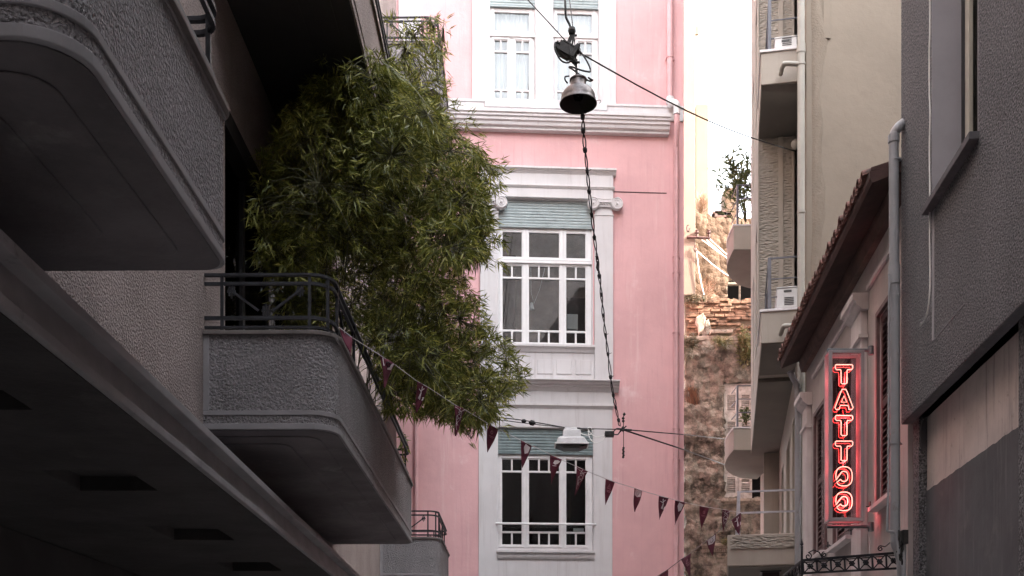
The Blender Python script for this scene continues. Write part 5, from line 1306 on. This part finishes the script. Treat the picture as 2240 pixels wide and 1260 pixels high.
# ------------------------------------------------------------------ bunting
def fY(px): 
    ks = [(742, 8.2), (840, 8.6), (925, 9.2), (1000, 9.6), (1075, 10.0), (1150, 10.3), (1335, 11.2), (1450, 12.2), (1590, 13.6), (1625, 15.4)]
    for i in range(len(ks) - 1):
        if px <= ks[i + 1][0]: t = (px - ks[i][0]) / (ks[i + 1][0] - ks[i][0]); return ks[i][1] + t * (ks[i + 1][1] - ks[i][1])
    return ks[-1][1]
s_pts = [(742, 716), (770, 738), (833, 778), (863, 797), (911, 833), (938, 848), (994, 885), (1020, 898), (1065, 925), (1091, 939), (1139, 963), (1164, 975), (1204, 994), (1228, 1006), (1263, 1021), (1287, 1032), (1324, 1047), (1346, 1055), (1386, 1067), (1406, 1074), (1441, 1084), (1463, 1090), (1477, 1094), (1498, 1099), (1530, 1106), (1551, 1110), (1580, 1114), (1596, 1117), (1624, 1122)]
cable('bunting_string', [P(x, y, fY(x)) for x, y in s_pts], .0032, 'long pale string of the bunting crossing the alley from the balcony', 'string', 'string')
def gY(px): return 15.4 - (1624 - px) / 190 * 4.4
cable('bunting_string', [P(x, y, gY(x)) for x, y in ((1624, 1120), (1600, 1138), (1566, 1167), (1545, 1183), (1511, 1210), (1490, 1224), (1461, 1246), (1420, 1272), (1330, 1320))], .004, 'short string of the bunting sloping down left from the lowest sage railing', 'string', 'dark_string')
def pennant(TL, TR, tip, label, mark, yf=fY, seed=0):
    ya = yf((TL[0] + TR[0]) / 2); a = P(TL[0], TL[1], yf(TL[0])); b_ = P(TR[0], TR[1], yf(TR[0])); t_ = P(tip[0], tip[1], ya + .02)
    th = Thing('pennant', label, 'pennant', WORLD, tuple(a), group='maroon pennants on the bunting')
    N = 12; Mx = 8; rnd = random.Random(seed)
    nrm = (b_ - a).cross(t_ - a).normalized()
    if nrm.y > 0: nrm = -nrm
    ph = rnd.uniform(0, 6); amp = rnd.uniform(.003, .009)
    def pos(s_, v, lift=0):           # s across 0..1, v down 0..1
        l_ = a.lerp(b_, s_); wd = 1 - v ** 1.12
        cpt = a.lerp(b_, .5); bulge = (cpt.lerp(t_, v)); e = bulge + (l_ - cpt) * wd
        return e + nrm * (amp * math.sin(s_ * 4 + v * 5 + ph) * (1 - .3 * v) + lift)
    m_ = MB(); vs = []; fs = []
    for j in range(N + 1):
        for i in range(Mx + 1): vs.append(pos(i / Mx, min(j / N, .97)))
    for j in range(N):
        for i in range(Mx): k = j * (Mx + 1) + i; fs.append((k, k + 1, k + Mx + 2, k + Mx + 1))
    m_.add(vs, fs); o = m_.build('cloth', 'flag', th, recalc=False, smooth=True); so = o.modifiers.new('solid', 'SOLIDIFY'); so.thickness = .0012
    def U2(x, y):   # print coordinates: x -1..1 over the width at that height, y 0..1 down
        return pos((x + 1) / 2, y, .0025)
    pr = MB()
    def poly(pts, sub=6):
        q_ = [U2(x, y) for x, y in pts]; pr.add(q_, [tuple(range(len(q_)))])
    def line(pts, r_=.0022):
        out = []
        for i in range(len(pts) - 1):
            for k in range(4): t = k / 4; out.append(U2(pts[i][0] + (pts[i + 1][0] - pts[i][0]) * t, pts[i][1] + (pts[i + 1][1] - pts[i][1]) * t))
        out.append(U2(*pts[-1])); pr.tube(out, r_, 4)
    def ring(cx, cy, rx, ry, r_=.003): line([(cx + rx * math.cos(k * .5236), cy + ry * math.sin(k * .5236)) for k in range(13)], r_)
    mm = 'flag_print'
    if mark == 'ring':
        poly([(-.75, .02), (.85, .02), (.85, .27), (.1, .33), (-.75, .27)]); pr.build('print', 'flag_print', th, recalc=False); pr = MB(); ring(.05, .16, .32, .085, .004); mm = 'wire'
    elif mark == 'figure':
        line([(.0, .10), (.15, .3), (-.2, .5)], .005); line([(.15, .3), (.1, .52)], .005); line([(-.5, .2), (.0, .24), (.5, .12)], .004); line([(.0, .08), (.05, .14)], .006); line([(.6, .42), (.9, .5)], .004); line([(.85, .4), (.65, .52)], .004)
    elif mark == 'web':
        for p in (((-.9, .05), (.5, .15), (-.6, .32), (.7, .4), (-.5, .6), (.2, .75)), ((.9, .04), (-.3, .2), (.8, .3), (-.6, .45), (.4, .6)), ((.5, .15), (.7, .4)), ((-.6, .32), (-.5, .6)), ((.0, .02), (-.3, .2))): line(list(p), .0018)
    elif mark == 'patch': poly([(-.1, .04), (.8, .10), (.7, .34), (.0, .42), (-.35, .2)])
    elif mark == 'leaf': poly([(-.4, .24), (-.1, .12), (.4, .08), (.8, .10), (.5, .2), (.0, .27)]); line([(-.5, .33), (.3, .3)], .003)
    elif mark == 'logo': mm = 'flag_faint'; ring(.1, .22, .22, .06, .003); line([(-.1, .22), (.1, .17), (.3, .22), (.1, .27), (-.1, .22)], .002); line([(-.5, .36), (.7, .37)], .003); line([(-.4, .41), (.6, .42)], .002)
    elif mark == 'tri': mm = 'flag_faint'; line([(.1, .14), (.6, .34), (-.45, .32), (.1, .14)], .002); line([(.1, .2), (.35, .32), (-.2, .31), (.1, .2)], .002); line([(-.4, .40), (.7, .41)], .004); line([(-.3, .45), (.6, .46)], .004)
    if pr.v: pr.build('print', mm, th, recalc=False)
FL = [((833, 778), (863, 796), (840, 850), 'ring', 'maroon pennant with white panel and black ring, second from the balcony on the long string'),
 ((911, 834), (938, 846), (910, 905), 'figure', 'maroon pennant with white stick figure against the bamboo'),
 ((994, 886), (1018, 895), (996, 956), 'web', 'maroon pennant with a web of pale lines at the lower edge of the bamboo'),
 ((1065, 926), (1091, 939), (1066, 991), 'logo', 'wide maroon pennant with faint round emblem over the left edge of the lower window surround'),
 ((1139, 963), (1164, 975), (1142, 1025), 'patch', 'maroon pennant with a white patch over the left half of the lower window'),
 ((1204, 995), (1228, 1005), (1205, 1061), 'leaf', 'maroon pennant with a small white leaf shape left of and below the white street lamp'),
 ((1263, 1021), (1285, 1031), (1257, 1085), 'web', 'maroon pennant with a web of pale lines over the right panes of the lower window'),
 ((1324, 1048), (1345, 1054), (1324, 1106), 'tri', 'maroon pennant with faint triangle emblem at the right edge of the white surround'),
 ((1386, 1068), (1406, 1074), (1388, 1121), 'ring', 'maroon pennant with white panel and black ring in front of the pink wall'),
 ((1441, 1085), (1462, 1089), (1442, 1138), 'figure', 'maroon pennant with white stick figure in front of the pink wall'),
 ((1477, 1095), (1498, 1099), (1476, 1150), 'patch', 'maroon pennant with a white patch over the pink rain pipe'),
 ((1530, 1107), (1550, 1111), (1534, 1161), 'logo', 'maroon pennant with faint round emblem hanging before the stone ruin wall'),
 ((1580, 1115), (1596, 1117), (1581, 1168), 'web', 'narrow maroon pennant with pale lines beside the lowest sage railing')]
for i, (a, b_, c_, mk, lb) in enumerate(FL): pennant(a, b_, c_, lb, mk, seed=i)
pennant((742, 717), (769, 739), (768, 780), 'maroon pennant draped on the rounded corner of the balcony coping', 'none', seed=40)
FL2 = [((1599, 1138), (1621, 1121), (1618, 1172), 'figure', 'maroon pennant with white figure at the top of the short string by the railing post'),
 ((1545, 1183), (1565, 1168), (1560, 1221), 'ring', 'maroon pennant with white panel and black ring on the short sloping string'),
 ((1490, 1224), (1511, 1211), (1509, 1262), 'tri', 'maroon pennant with faint triangle emblem beside the pink pipe near the bottom edge'),
 ((1440, 1261), (1461, 1246), (1456, 1300), 'none', 'maroon pennant cut by the bottom edge of the photo')]
for i, (a, b_, c_, mk, lb) in enumerate(FL2): pennant(a, b_, c_, lb, mk, yf=gY, seed=60 + i)
